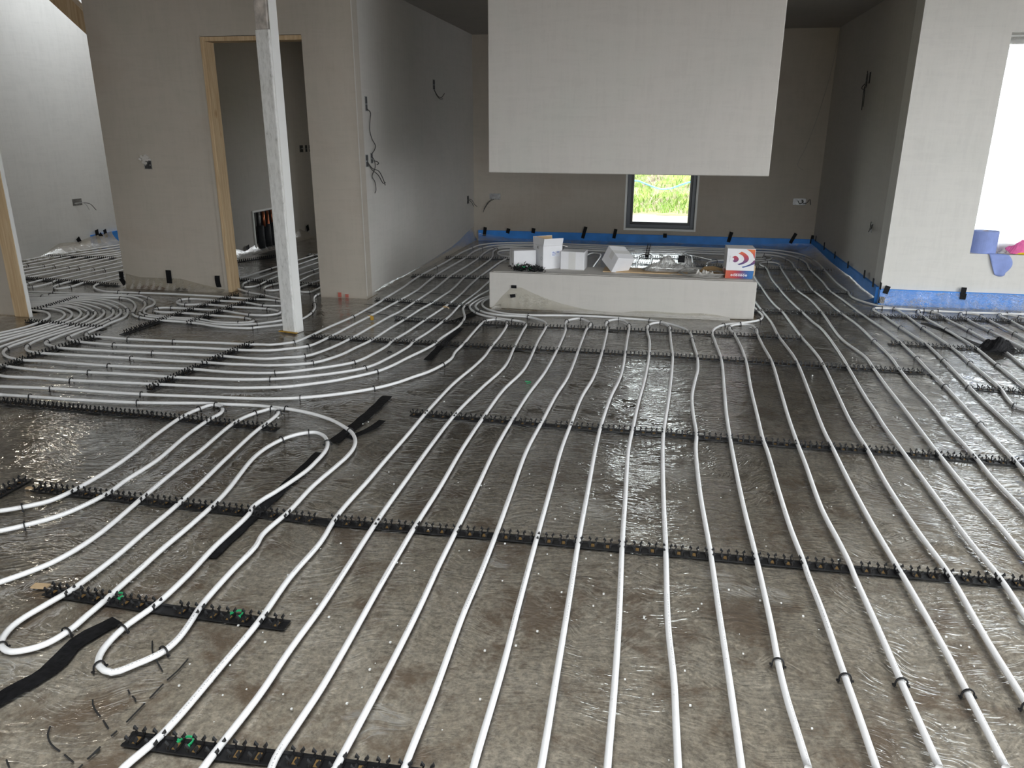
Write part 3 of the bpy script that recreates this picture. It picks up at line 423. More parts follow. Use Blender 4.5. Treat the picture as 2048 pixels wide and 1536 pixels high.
 ('p1213', 'broad hairpin at the corner of the hearth', [(0.543,1.447),(0.541,1.635),(0.538,1.791),(0.534,2.063),(0.526,2.252),(0.525,2.345),(0.517,2.533),(0.515,2.809),(0.519,3.24),(0.516,3.406),(0.523,3.688),(0.535,4.148),(0.559,4.707),(0.554,5.131),(0.538,5.382),(0.523,5.492),(0.525,5.563),(0.558,5.642),(0.611,5.677),(0.676,5.667),(0.701,5.588),(0.708,5.497),(0.701,5.417),(0.702,5.102),(0.713,4.72),(0.692,4.18),(0.672,3.719),(0.664,3.405),(0.661,3.147),(0.653,2.732),(0.665,2.501),(0.671,2.355),(0.67,2.281),(0.674,2.001),(0.676,1.775),(0.678,1.625),(0.68,1.497)]),
 ('p14', 'straight run grazing the hearth corner', [(0.775,7.486),(0.782,6.952),(0.798,6.521),(0.818,6.14),(0.839,5.775),(0.838,5.38),(0.864,4.818),(0.839,4.151),(0.817,3.725),(0.81,3.531),(0.81,3.392),(0.806,3.076),(0.808,2.704),(0.819,2.354),(0.821,2.311),(0.829,1.953),(0.828,1.763),(0.825,1.526)]),
 ('p15', 'straight run coming from behind the striped carton', [(0.898,8.533),(0.911,8.088),(0.918,7.771),(0.917,7.476),(0.923,7.147),(0.931,6.645),(0.947,6.369),(0.969,6.172),(0.98,5.755),(0.989,5.39),(1.015,4.867),(0.985,4.182),(0.963,3.779),(0.958,3.533),(0.959,3.386),(0.948,3.009),(0.955,2.621),(0.969,2.358),(0.958,2.006),(0.957,1.766),(0.956,1.66)]),
 ('p1617', 'long hairpin with its bend behind the striped carton', [(1.101,2.013),(1.111,2.157),(1.12,2.357),(1.109,2.599),(1.106,2.995),(1.106,3.381),(1.107,3.713),(1.115,3.899),(1.12,4.123),(1.15,4.701),(1.16,4.897),(1.17,5.629),(1.145,5.865),(1.122,6.176),(1.087,6.679),(1.072,7.197),(1.068,7.674),(1.088,8.296),(1.055,8.454),(1.062,8.569),(1.104,8.648),(1.165,8.677),(1.226,8.642),(1.258,8.519),(1.244,8.354),(1.223,7.751),(1.215,7.154),(1.264,6.684),(1.27,6.194),(1.252,5.381),(1.304,4.945),(1.296,4.721),(1.28,4.354),(1.272,4.041),(1.263,3.728),(1.253,3.369),(1.248,3.013),(1.255,2.728),(1.254,2.52),(1.257,2.347)]),
 ('p2021', 'hairpin starting at the blue strip corner below the sill', [(1.683,3.304),(1.703,3.657),(1.717,4.207),(1.729,4.419),(1.763,4.953),(1.778,5.327),(1.762,5.563),(1.741,5.808),(1.714,6.193),(1.693,6.368),(1.698,6.418),(1.729,6.468),(1.777,6.472),(1.862,6.461),(1.886,6.311),(1.898,5.824),(1.917,5.313),(1.913,5.099),(1.906,4.931),(1.901,4.68),(1.89,4.439),(1.857,4.246),(1.849,4.14),(1.881,4.11),(1.926,4.084)]),
 ('p2223', 'hairpin under the blue strip, second from the corner', [(2.002,4.226),(2.033,4.496),(2.05,4.908),(2.071,5.319),(2.062,5.551),(2.044,5.808),(2.011,6.197),(2.019,6.381),(2.046,6.434),(2.082,6.451),(2.128,6.404),(2.16,6.342),(2.159,6.176),(2.199,5.811),(2.225,5.294),(2.199,4.917),(2.185,4.671)]),
 ('p2425', 'hairpin under the blue strip, third from the corner', [(2.374,5.132),(2.378,5.37),(2.341,5.795),(2.31,6.187),(2.314,6.342),(2.351,6.41),(2.384,6.425),(2.435,6.394),(2.455,6.323),(2.46,6.214),(2.484,5.787),(2.489,5.651),(2.495,5.428)]),
 ('p26', 'hairpin under the blue strip beside the sill', [(2.62,5.732),(2.617,5.976),(2.615,6.226),(2.603,6.368),(2.628,6.427),(2.67,6.444),(2.704,6.403),(2.735,6.356),(2.761,6.27),(2.792,6.15)]),
 ('k1', 'short hairpin on the floor behind the hearth, beside the leaning carton', [(-0.244,7.697),(-0.24,8.104),(-0.235,8.713),(-0.213,8.893),(-0.135,8.959),(-0.094,8.872),(-0.092,8.586),(-0.097,8.212),(-0.098,7.729)]),
 ('k2', 'short run on the floor behind the crumpled film', [(0.056,7.762),(0.055,8.348),(0.05,8.758),(0.02,8.915),(-0.011,8.914)]),
 ('k3', 'short run on the floor behind the cable coil', [(0.335,7.778),(0.344,8.207),(0.35,8.768),(0.343,8.922),(0.297,8.988),(0.423,8.846),(0.558,8.652)]),
 ('k4', 'small loop on the floor behind the striped carton', [(0.801,9.13),(0.939,9.119),(1.051,9.09),(1.142,9.063),(1.157,9.008),(1.142,8.925),(1.027,8.855),(0.912,8.807),(0.772,8.732)]),
 ('k5', 'short hairpin behind the opened carton', [(-1.159,9.374),(-1.106,8.549),(-1.096,8.341),(-1.051,7.599)]),
 ('k6', 'tight bend behind the first closed carton', [(-1.742,8.939),(-1.819,8.896),(-1.862,8.81),(-1.85,8.676),(-1.801,8.542),(-1.722,8.465),(-1.645,8.442)]),
 ('k7', 'short run between carton and leaning carton, behind the hearth', [(-0.748,7.665),(-0.81,8.523),(-0.814,8.769),(-0.765,8.909),(-0.688,8.848),(-0.669,8.764),(-0.681,7.987),(-0.682,7.68)]),
 ('h8', 'eighth curve past the white post, hairpinning at the hearth front', [(-3.599,3.354),(-3.505,3.356),(-3.204,3.38),(-2.665,3.392),(-2.34,3.422),(-2.051,3.449),(-1.937,3.471),(-1.815,3.51),(-1.646,3.606),(-1.491,3.735),(-1.408,3.845),(-1.346,3.97),(-1.287,4.092),(-1.246,4.242),(-1.23,4.381),(-1.244,4.522),(-1.243,4.715),(-1.251,5.028),(-1.254,5.308),(-1.246,5.384),(-1.217,5.428),(-1.175,5.455),(-1.123,5.436),(-1.077,5.37),(-1.057,5.23),(-1.047,4.962),(-1.047,4.716),(-1.04,4.456),(-1.053,4.243),(-1.087,3.904),(-1.099,3.441),(-1.097,3.132),(-1.098,2.862),(-1.097,2.641),(-1.099,2.333),(-1.078,2.137),(-1.08,1.916),(-1.063,1.691),(-1.063,1.525),(-1.068,1.247),(-1.09,1.146),(-1.09,1.109)]),
 ('h7', 'seventh curve sweeping past the white post, kinked at the hearth', [(-3.951,3.739),(-3.665,3.525),(-3.421,3.528),(-3.202,3.527),(-2.954,3.544),(-2.673,3.563),(-2.437,3.576),(-2.223,3.594),(-2.091,3.626),(-1.966,3.669),(-1.853,3.744),(-1.744,3.833),(-1.587,4.03),(-1.54,4.155),(-1.503,4.325),(-1.432,4.651),(-1.428,4.839),(-1.411,5.017),(-1.398,5.181),(-1.404,5.326),(-1.425,5.475),(-1.472,5.626),(-1.511,5.758),(-1.524,5.903),(-1.52,6.073),(-1.509,6.248),(-1.469,6.512),(-1.434,6.695)]),
]
STAPLES = [('v12',1,5,-2.273,2.16,0.68),('v12',2,5,-2.237,3.248,1.31),('v12',3,5,-2.187,3.321,0.04),('v12',4,5,-2.116,3.265,-1.05),('v12',5,5,-2.157,2.043,-2.32),('v37',1,15,-3.213,3.242,0.02),('v37',2,15,-2.601,3.272,0.12),('v37',3,15,-1.809,3.342,-0.13),('v37',4,15,-1.374,3.12,-0.83),('v37',5,15,-1.248,1.518,-1.83),('v37',6,15,-1.376,1.431,2.65),('v37',7,15,-1.422,1.584,1.52),('v37',8,15,-1.418,2.965,2.03),('v37',9,15,-1.556,3.065,-2.64),('v37',10,15,-1.64,2.96,-1.93),('v37',11,15,-1.565,1.539,-1.75),('v37',12,15,-1.692,1.449,2.52),('v37',13,15,-1.82,3.279,1.96),('v37',14,15,-1.883,3.327,-2.79),('v37',15,15,-1.93,3.251,-2.03),('f5',1,1,-4.292,5.016,-0.82),('h6',1,3,-3.213,3.68,0.06),('h6',2,3,-2.124,3.773,0.34),('h6',3,3,-1.679,4.087,1.01),('h5',1,5,-4.242,5.032,-0.82),('h5',2,5,-4.079,4.007,-1.14),('h5',3,5,-3.188,3.817,0.03),('h5',4,5,-2.153,3.887,0.36),('h5',5,5,-1.789,4.183,1.07),('h4',1,8,-4.238,5.112,-0.7),('h4',2,8,-4.004,4.099,-1.06),('h4',3,8,-3.162,3.986,0.01),('h4',4,8,-2.028,4.119,0.77),('h4',5,8,-1.928,8.979,1.44),('h4',6,8,1.173,9.182,-0.46),('h4',7,8,1.128,8.788,-2.47),('h4',8,8,0.606,8.65,-2.54),('h3',1,8,-4.164,5.131,-0.8),('h3',2,8,-3.961,4.217,-1.16),('h3',3,8,-3.109,4.118,0.06),('h3',4,8,-2.137,4.245,0.81),('h3',5,8,-1.978,9.017,1.29),('h3',6,8,1.384,8.911,-1.39),('h3',7,8,1.381,7.742,-1.59),('h3',8,8,1.457,5.361,-1.56),('h2',1,10,-4.117,5.153,-0.79),('h2',2,10,-3.958,4.813,-1.39),('h2',3,10,-3.9,4.34,-1.08),('h2',4,10,-3.475,4.239,-0.01),('h2',5,10,-2.222,4.47,1.03),('h2',6,10,-2.118,9.002,1.35),('h2',7,10,1.534,8.972,-1.36),('h2',8,10,1.616,4.975,-1.6),('h2',9,10,1.601,4.407,-1.6),('h2',10,10,1.571,3.808,-1.62),('h1',1,11,-4.063,5.166,-0.87),('h1',2,11,-3.847,4.443,-0.97),('h1',3,11,-3.48,4.386,-0.01),('h1',4,11,-3.147,4.396,0.04),('h1',5,11,-2.356,4.542,1.02),('h1',6,11,-2.257,5.311,1.49),('h1',7,11,-2.273,7.585,1.54),('h1',8,11,-2.24,8.994,1.46),('h1',9,11,1.67,8.946,-1.48),('h1',10,11,2.184,6.448,-0.05),('h1',11,11,2.686,6.464,0.09),('g1',1,8,-5.099,5.472,0.15),('g1',2,8,-4.414,5.547,-0.02),('g1',3,8,-3.929,5.047,-0.82),('g1',4,8,-3.801,4.961,-0.38),('g1',5,8,-2.818,4.835,0.66),('g1',6,8,-2.617,5.357,1.77),('g1',7,8,-2.728,5.662,2.04),('g1',8,8,-2.867,5.99,1.7),('g23',1,21,-5.081,5.539,0.12),('g23',2,21,-4.106,5.435,-0.84),('g23',3,21,-3.891,5.078,-0.86),('g23',4,21,-3.79,5.01,-0.36),('g23',5,21,-2.85,4.959,0.61),('g23',6,21,-3.108,5.535,3.04),('g23',7,21,-3.836,5.639,-2.73),('g23',8,21,-3.883,5.579,-1.61),('g23',9,21,-3.733,5.432,-0.02),('g23',10,21,-3.01,5.425,-0.25),('g23',11,21,-2.864,5.344,-1.1),('g23',12,21,-3.05,5.21,3.04),('g23',13,21,-3.777,5.305,-3.02),('g23',14,21,-3.873,5.259,-1.69),('g23',15,21,-3.833,5.177,-0.7),('g23',16,21,-3.018,5.104,-0.39),('g23',17,21,-2.924,5.036,-1.03),('g23',18,21,-2.999,4.959,-2.83),('g23',19,21,-4.171,5.583,2.57),('g23',20,21,-4.428,5.666,-3.04),('g23',21,21,-5.12,5.629,-3.12),('w',1,3,-4.592,5.763,0.05),('w',2,3,-4.395,5.774,0.09),('w',3,3,-3.089,5.722,-0.24),('b3',1,1,-6.446,6.803,1.44),('b4',1,1,-6.238,6.786,1.47),('b5',1,1,-6.113,6.784,1.49),('b6',1,1,-5.933,6.765,1.5),('b7',1,1,-5.799,6.747,1.48),('b89',1,5,-5.621,6.738,-1.64),('b89',2,5,-5.646,5.915,-1.21),('b89',3,5,-5.482,5.797,0.74),('b89',4,5,-5.479,6.017,1.85),('b89',5,5,-5.483,6.721,1.42),('b1011',1,3,-5.342,5.936,-1.39),('b1011',2,3,-5.245,5.788,-0.36),('b1011',3,3,-5.168,5.877,1.45),('d1',1,1,-3.891,7.135,1.53),('d2',1,3,-3.757,6.425,-1.47),('d2',2,3,-3.65,6.206,-0.15),('d2',3,3,-3.575,6.32,1.55),('d3',1,3,-3.424,7.119,-1.61),('d3',2,3,-3.464,6.344,-1.76),('d3',3,3,-3.396,6.117,-0.48),('d4',1,2,-3.154,6.283,-1.37),('d4',2,2,-2.986,6.115,0.55),('d5',1,1,-3.486,5.994,-0.52),('p2',1,2,-1.365,5.621,-0.86),('p2',2,2,-1.049,5.451,-0.31),('p3',1,2,-1.352,5.701,-0.87),('p3',2,2,-0.954,5.576,-0.35),('p45',1,3,-0.651,5.503,1.4),('p45',2,3,-0.55,5.6,-0.45),('p45',3,3,-0.468,5.455,-1.45),('p67',1,3,-0.357,5.537,1.43),('p67',2,3,-0.276,5.642,-0.03),('p67',3,3,-0.191,5.466,-1.44),('p89',1,3,-0.056,5.466,1.46),('p89',2,3,0.036,5.61,-0.25),('p89',3,3,0.1,5.452,-1.47),('p10',1,3,-0.963,5.639,0.06),('p10',2,3,-0.049,5.658,-0.31),('p10',3,3,0.249,5.149,-1.54),('p11',1,4,0.785,6.149,-1.43),('p11',2,4,0.754,5.833,-2.16),('p11',3,4,0.485,5.622,-2.32),('p11',4,4,0.376,1.794,-1.57),('p1213',1,5,0.538,1.766,1.59),('p1213',2,5,0.522,5.54,1.49),('p1213',3,5,0.611,5.677,0.22),('p1213',4,5,0.708,5.52,-1.55),('p1213',5,5,0.676,1.775,-1.56),('p14',1,1,0.828,1.763,-1.58),('p15',1,1,0.957,1.742,-1.58),('p1617',1,2,1.144,8.673,0.29),('p1617',2,2,1.252,8.425,-1.69),('p2021',1,9,1.729,4.419,1.51),('p2021',2,9,1.763,4.953,1.52),('p2021',3,9,1.741,5.808,1.65),('p2021',4,9,1.698,6.418,1.23),('p2021',5,9,1.777,6.472,0.06),('p2021',6,9,1.862,6.461,-0.64),('p2021',7,9,1.898,5.824,-1.54),('p2021',8,9,1.906,4.931,-1.6),('p2021',9,9,1.849,4.14,-1.09),('p2223',1,6,2.05,4.908,1.53),('p2223',2,6,2.044,5.808,1.65),('p2223',3,6,2.03,6.412,1.04),('p2223',4,6,2.082,6.451,-0.16),('p2223',5,6,2.128,6.404,-0.95),('p2223',6,6,2.199,5.811,-1.49),('p2425',1,5,2.339,5.816,1.66),('p2425',2,5,2.324,6.369,1.13),('p2425',3,5,2.384,6.425,-0.18),('p2425',4,5,2.455,6.323,-1.43),('p2425',5,5,2.484,5.787,-1.53),('p26',1,2,2.608,6.391,1.24),('p26',2,2,2.735,6.356,-1.1),('k3',1,1,0.302,8.982,2.21),('k4',1,2,1.051,9.09,-0.23),('k4',2,2,1.154,9.038,-1.22),('h8',1,8,-3.204,3.38,0.05),('h8',2,8,-2.665,3.392,0.06),('h8',3,8,-1.815,3.51,0.41),('h8',4,8,-1.491,3.735,0.82),('h8',5,8,-1.246,4.242,1.38),('h8',6,8,-1.246,5.384,1.19),('h8',7,8,-1.175,5.455,0.08),('h8',8,8,-1.077,5.37,-1.14),('h7',1,2,-3.202,3.527,0.03),('h7',2,2,-1.587,4.03,1.07)]
SHORT = {'g23': 'the two-loop pipe before the doorway', 'v37': 'the snaking double-loop pipe', 'h1': 'the first curve past the post', 'h2': 'the second curve past the post', 'h3': 'the third curve past the post', 'h4': 'the fourth curve past the post', 'h5': 'the fifth curve past the post', 'h6': 'the sixth curve past the post', 'h7': 'the seventh curve past the post', 'h8': 'the eighth curve past the post', 'p2021': 'the hairpin starting at the blue strip corner', 'g1': 'the third feed pipe by the doorway', 'p2223': 'the second hairpin under the blue strip', 'p2425': 'the third hairpin under the blue strip', 'p26': 'the hairpin beside the sill', 'v12': 'the lamp-side outer hairpin', 'b89': 'the hairpin behind the timber wall end', 'b1011': 'the hairpin beyond the doorway wall', 'p1213': 'the broad hairpin at the hearth corner', 'p11': 'the run leaving the hearth corner', 'w': 'the line along the doorway wall foot', 'd1': 'the furthest run inside the doorway', 'd2': 'the hairpin inside the doorway jamb', 'd3': 'the hairpin behind the post', 'd4': 'the hairpin by the doorway reveal', 'd5': 'the line leaving the doorway jamb', 'p45': 'the first hairpin at the hearth front', 'p67': 'the second hairpin at the hearth front', 'p89': 'the third hairpin at the hearth front', 'p10': 'the inner run round the hearth corner', 'p2': 'the outer run round the hearth corner', 'p3': 'the middle run round the hearth corner', 'p1617': 'the long hairpin behind the printed carton', 'k4': 'the small loop behind the printed carton', 'k3': 'the short run behind the cable coil', 'f5': 'the fifth bend of the fan', 'b3': 'the third run beyond the doorway wall', 'b4': 'the fourth run beyond the doorway wall', 'b5': 'the fifth run beyond the doorway wall', 'b6': 'the sixth run beyond the doorway wall', 'b7': 'the seventh run beyond the doorway wall', 'p14': 'the run grazing the hearth corner', 'p15': 'the run from behind the printed carton'}
ENDS = {'g23': 'its left end', 'v37': 'its lamp-side end', 'h1': 'the fan', 'h2': 'the fan', 'h3': 'the fan', 'h4': 'the fan', 'h5': 'the fan', 'h6': 'the fan', 'h7': 'the fan', 'h8': 'its lamp-side end', 'p2021': 'its camera end', 'g1': 'its left end', 'p2223': 'its camera end', 'p2425': 'its camera end', 'p26': 'its camera end', 'v12': 'its upper leg', 'b89': 'its upper leg', 'b1011': 'its upper leg', 'p1213': 'its camera end', 'p11': 'the hearth', 'w': 'the bright wall', 'd2': 'its upper leg', 'd3': 'its upper leg', 'd4': 'its upper leg', 'p45': 'its left leg', 'p67': 'its left leg', 'p89': 'its left leg', 'p10': 'the recess', 'p2': 'the recess', 'p3': 'the recess', 'p1617': 'its camera end', 'k4': 'its left end'}
RAILS = [
 ('R5', 'nearest the camera, cut off by the frame', 1, [(-1.147,1.23),(-0.937,1.234),(-0.77,1.244),(-0.57,1.251),(-0.377,1.26)]),
 ('RI', 'short one under the two rounded loops', 1, [(-1.781,1.715),(-1.363,1.702),(-0.981,1.7)]),
 ('R4', 'longest one, third row out from the camera', 1, [(-2.363,2.319),(-1.407,2.301),(-1.151,2.294),(-0.488,2.314),(0.096,2.323),(0.67,2.334),(1.188,2.347),(1.332,2.348)]),
 ('R3', 'fourth row out, crossing the film at mid floor', 1, [(-1.174,3.416),(-0.469,3.4),(0.098,3.399),(0.675,3.376),(1.096,3.376),(1.585,3.356),(1.78,3.354)]),
 ('RG', 'empty stretch reaching the frame edge below the sweeping curves', 1, [(-3.522,3.178),(-3.318,3.156),(-2.425,3.123),(-1.725,3.09)]),
 ('RH', 'stub at the frame edge beside the outer hairpin', 1, [(-2.454,2.109),(-2.46,2.229),(-2.461,2.397)]),
 ('R2', 'first full row in front of the hearth', 1, [(-2.33,4.697),(-1.813,4.698),(-0.726,4.711),(-0.249,4.715),(0.126,4.724),(0.879,4.703),(1.573,4.682)]),
 ('R1', 'row touching the bends at the hearth front', 1, [(-1.919,5.304),(-0.822,5.316),(-0.29,5.338),(0.807,5.355),(1.016,5.345)]),
 ('RC', 'slanting one under the parallel curves, by the fan', 1, [(-3.756,3.547),(-3.801,3.894),(-3.737,4.429)]),
 ('RF', 'slanting one in the middle of the parallel curves', 1, [(-2.686,3.493),(-2.664,3.935),(-2.615,4.453)]),
 ('RD', 'long slanting one below the doorway wall', 0, [(-3.62,4.508),(-3.589,5.135),(-3.538,5.875)]),
 ('RE', 'shorter slanting one before the doorway', 0, [(-3.349,4.875),(-3.337,5.347),(-3.29,5.864)]),
 ('RA', 'crossing the fan of bends', 0, [(-4.539,4.686),(-4.19,4.651),(-3.84,4.62)]),
 ('RB', 'under the left ends of the fan', 0, [(-4.775,4.988),(-4.757,5.136),(-4.774,5.505)]),
 ('r1', 'second row beyond the doorway wall', 0, [(-6.084,6.189),(-5.876,6.154),(-5.302,6.099),(-4.796,6.036)]),
 ('r0', 'furthest row beyond the doorway wall', 0, [(-6.846,7.411),(-6.756,7.376),(-5.864,7.392)]),
 ('r7', 'row at the foot of the recess wall corner', 0, [(-2.316,5.938),(-2.251,5.942),(-1.871,5.904),(-1.466,5.856)]),
 ('r8', 'row crossing the recess beside the hearth side', 0, [(-2.371,7.063),(-1.986,7.091),(-1.605,7.12),(-1.304,7.131)]),
 ('r9', 'furthest row in the recess, by the closed carton', 0, [(-2.359,8.237),(-1.741,8.283),(-1.575,8.298)]),
 ('r10', 'row behind the hearth', 0, [(-0.494,8.593),(-0.295,8.728),(0.054,8.751),(0.449,8.765)]),
 ('r11', 'second row behind the hearth', 0, [(-0.475,8.301),(0.421,8.315),(1.027,8.257),(1.743,8.245)]),
 ('r12', 'row beside the hearth on the window side', 0, [(0.775,7.128),(0.887,7.117),(1.724,7.057)]),
 ('r13', 'row along the blue strip corner', 1, [(0.724,6.146),(1.181,6.19),(1.574,6.169),(2.193,6.19),(2.707,6.201),(2.952,6.205)]),
 ('r14', 'middle row on the shiny film below the sill', 1, [(1.538,5.335),(2.078,5.297),(2.349,5.293),(2.557,5.289)]),
 ('r15', 'lowest row on the shiny film at the frame edge', 1, [(1.746,4.426),(1.997,4.4),(2.167,4.384)]),
 ('r16', 'upright row pointing at the small window', 0, [(-0.143,9.74),(-0.147,9.287),(-0.151,8.779)]),
 ('d6', 'row across the doorway floor', 0, [(-3.931,6.523),(-3.469,6.469),(-2.98,6.427)]),
 ('d7', 'row deep inside the doorway', 0, [(-3.935,8.073),(-3.741,8.06)]),
 ('d8', 'row along the inner room wall', 0, [(-4.453,7.478),(-4.346,7.709),(-4.206,7.957)]),
]
TABS = [
 (('y', 6.03), -4.74, 0.116, 0.046, 0.059, 0.05, 0.012, 'upper of two black tapes at the outer edge of the doorway wall', 0),
 (('y', 6.03), -4.729, 0.058, 0.046, 0.069, -0.55, 0.018000000000000002, 'lower slanting black tape at the outer edge of the doorway wall', 0),
 (('y', 6.03), -4.263, 0.117, 0.052, 0.117, 0.02, 0.016, 'upright black tape midway along the doorway wall foot', 0),
 (('y', 6.03), -3.794, 0.093, 0.048, 0.102, -0.06, 0.014, 'black tape beside the timber jamb of the doorway wall', 0.5),
 (('y', 9.845), -2.272, 0.109, 0.044, 0.113, 0.14, 0.004, 'first black tape on the blue strip, beside the left back corner', 0),
 (('y', 9.845), -1.96, 0.126, 0.046, 0.064, 0.28, 0.004, 'small square black tape on the blue strip behind the first carton', 0),
 (('y', 9.845), -1.627, 0.138, 0.046, 0.064, 0.16, 0.004, 'black tape on the blue strip behind the opened carton', 0),
 (('y', 9.845), -0.97, 0.132, 0.041, 0.151, 0.26, 0.004, 'tall slanting black tape on the blue strip past the opened carton', 0),
 (('y', 9.845), -0.582, 0.128, 0.041, 0.119, 0.18, 0.004, 'slanting black tape on the blue strip just before the small window', 0),
 (('y', 9.845), 0.042, 0.122, 0.046, 0.053, 0, 0.004, 'small black tape directly under the small window', 0),
 (('y', 9.845), 0.83, 0.126, 0.042, 0.128, 0.24, 0.004, 'slanting black tape on the blue strip above the printed carton', 0),
 (('y', 9.845), 1.572, 0.133, 0.04, 0.132, 0.42, 0.004, 'steeply slanting black tape on the blue strip near the far right corner', 0),
 (('y', 9.845), 1.795, 0.124, 0.043, 0.102, 0.1, 0.004, 'black tape on the back wall tucked into the far right corner', 0),
 (('x', 1.785, -1), 9.556, 0.173, 0.05, 0.064, 0.15, 0.004, 'black tape in the corner, on the shaded recess wall', 0),
 (('x', 1.785, -1), 9.028, 0.156, 0.05, 0.086, -0.25, 0.004, 'second black tape from the corner on the shaded recess wall', 0),
 (('x', 1.785, -1), 8.438, 0.147, 0.05, 0.071, -0.2, 0.004, 'third black tape from the corner on the shaded recess wall', 0),
 (('x', 1.785, -1), 7.82, 0.146, 0.06, 0.065, -0.2, 0.004, 'fourth black tape from the corner on the shaded recess wall', 0),
 (('x', 1.785, -1), 7.172, 0.167, 0.055, 0.072, -0.1, 0.004, 'fifth black tape from the corner on the shaded recess wall', 0),
 (('x', 1.785, -1), 6.853, 0.151, 0.055, 0.073, -0.1, 0.004, 'sixth black tape from the corner on the shaded recess wall', 0),
 (('x', 1.785, -1), 6.621, 0.167, 0.05, 0.059, 0, 0.004, 'black tape on the shaded wall right at the outer corner', 0),
 (('y', 6.685), 1.847, 0.126, 0.042, 0.066, 0.25, 0.004, 'big black tape at the outer corner under the sill wall', 0),
 (('y', 6.685), 1.821, 0.039, 0.046, 0.054, 0.1, 0.004, 'low black tape at the foot of the outer corner', 0),
 (('y', 6.685), 2.425, 0.14, 0.041, 0.061, 0.03, 0.008, 'upper half of the black tape below the paper roll', 0),
 (('y', 6.685), 2.428, 0.097, 0.046, 0.049, 0.05, 0.011, 'lower half of the black tape below the paper roll', 0),
 (('x', -6.735, 1), 7.922, 0.113, 0.06, 0.074, -0.5, 0.004, 'slanting black tape on the film at the foot of the bright wall', 0),
 (('x', -6.735, 1), 8.24, 0.119, 0.06, 0.164, -0.15, 0.004, 'long black tape down the bright wall before the blue strip', 0.6),
 (('x', -6.735, 1), 8.294, 0.125, 0.05, 0.065, -0.6, 0.007, 'short stray black tape across the long one on the bright wall', 0),
 (('x', -6.735, 1), 8.382, 0.138, 0.055, 0.101, -0.18, 0.004, 'black tape over the blue strip on the bright wall', 0),
 (('y', 5.885), -1.124, 0.183, 0.044, 0.024, 0, 0.008, 'upper black tape pinning the film to the hearth front', 0),
 (('y', 5.885), -1.13, 0.111, 0.043, 0.026, -0.15, 0.016, 'lower black tape pinning the film to the hearth front', 0),
 (('x', -4.62, 1), 7.967, 0.091, 0.07, 0.049, -0.25, 0.024, 'black tape on the inner wall just inside the doorway', 0),
 (('x', -4.62, 1), 9.515, 0.13, 0.07, 0.077, -0.25, 0.024, 'black tape on the inner wall deep inside the doorway', 0),
]
MARKS = [([(-1.176, 1.532), (-1.174, 1.466), (-1.179, 1.43), (-1.181, 1.362), (-1.183, 1.307), (-1.185, 1.265), (-1.19, 1.232), (-1.193, 1.181), (-1.195, 1.144), (-1.196, 1.122)], 'long black marker line running away from the nearest rail'), ([(-1.316, 1.564), (-1.285, 1.521), (-1.256, 1.495), (-1.212, 1.458)], 'short marker stroke under the rounded loop'), ([(-1.265, 1.389), (-1.24, 1.366), (-1.216, 1.353), (-1.201, 1.336)], 'short marker stroke between loop and long line'), ([(-1.313, 1.335), (-1.316, 1.329), (-1.288, 1.301), (-1.242, 1.272), (-1.198, 1.241)], 'hooked marker stroke left of the long line'), ([(-1.352, 1.23), (-1.341, 1.21), (-1.309, 1.183), (-1.255, 1.161), (-1.203, 1.139)], 'curved marker stroke nearest the ragged tape'), ([(-1.188, 1.191), (-1.193, 1.173), (-1.198, 1.147)], 'second faint marker stroke along the long line'), ([(-1.372, 1.123), (-1.349, 1.106)], 'tiny marker stroke at the frame corner')]
LOOSE = [(-1.66, 4.458, 0.2, 'black', 'single black staple lying loose between the curved runs'), (-0.687, 4.034, 0.4, 'green', 'green staple lying loose between straight runs in mid floor'), (-1.48, 5.778, 0.1, 'black', 'black staple lying loose beside the recess runs'), (1.594, 4.63, 0.3, 'black', 'black staple lying loose under the end of the first full row'), (-1.55, 1.733, 1.2, 'green', 'green staple stuck in the short clip rail, nearer the wood chip'), (-1.147, 1.721, 1.2, 'green', 'green staple stuck in the short clip rail, nearer its blank end'), (-1.004, 1.247, 1.2, 'green', 'green staple stuck in the rail nearest the camera')]


# ------------------------------------------------------------------ room shell
def wall(name, boxes, mat_):
    b = MB()
    for q in boxes: b.box(*q)
    return struct(b.build(name, mat_))
fl = MB(); fl.box(-7.0, 5.2, -4.2, 10.2, -0.2, -0.006); struct(fl.build('floor', M['slab']))
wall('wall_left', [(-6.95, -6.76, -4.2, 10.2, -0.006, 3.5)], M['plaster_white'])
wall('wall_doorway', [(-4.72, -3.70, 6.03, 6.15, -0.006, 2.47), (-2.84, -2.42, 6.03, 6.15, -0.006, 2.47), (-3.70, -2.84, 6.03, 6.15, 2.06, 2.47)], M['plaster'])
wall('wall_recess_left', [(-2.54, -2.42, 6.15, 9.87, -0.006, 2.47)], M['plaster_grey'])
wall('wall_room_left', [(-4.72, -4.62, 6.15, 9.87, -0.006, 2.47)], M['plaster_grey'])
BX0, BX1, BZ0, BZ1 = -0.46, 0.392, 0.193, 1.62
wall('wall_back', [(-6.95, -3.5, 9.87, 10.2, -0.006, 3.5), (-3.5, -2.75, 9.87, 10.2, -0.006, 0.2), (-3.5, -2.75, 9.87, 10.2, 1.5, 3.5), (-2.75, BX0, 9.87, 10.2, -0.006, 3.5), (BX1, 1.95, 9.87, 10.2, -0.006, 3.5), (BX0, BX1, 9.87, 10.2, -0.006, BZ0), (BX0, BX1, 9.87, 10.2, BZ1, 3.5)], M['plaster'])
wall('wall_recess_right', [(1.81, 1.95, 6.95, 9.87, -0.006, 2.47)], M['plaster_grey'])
WX0, WX1, WZ0, WZ1 = 2.43, 4.37, 0.437, 2.058
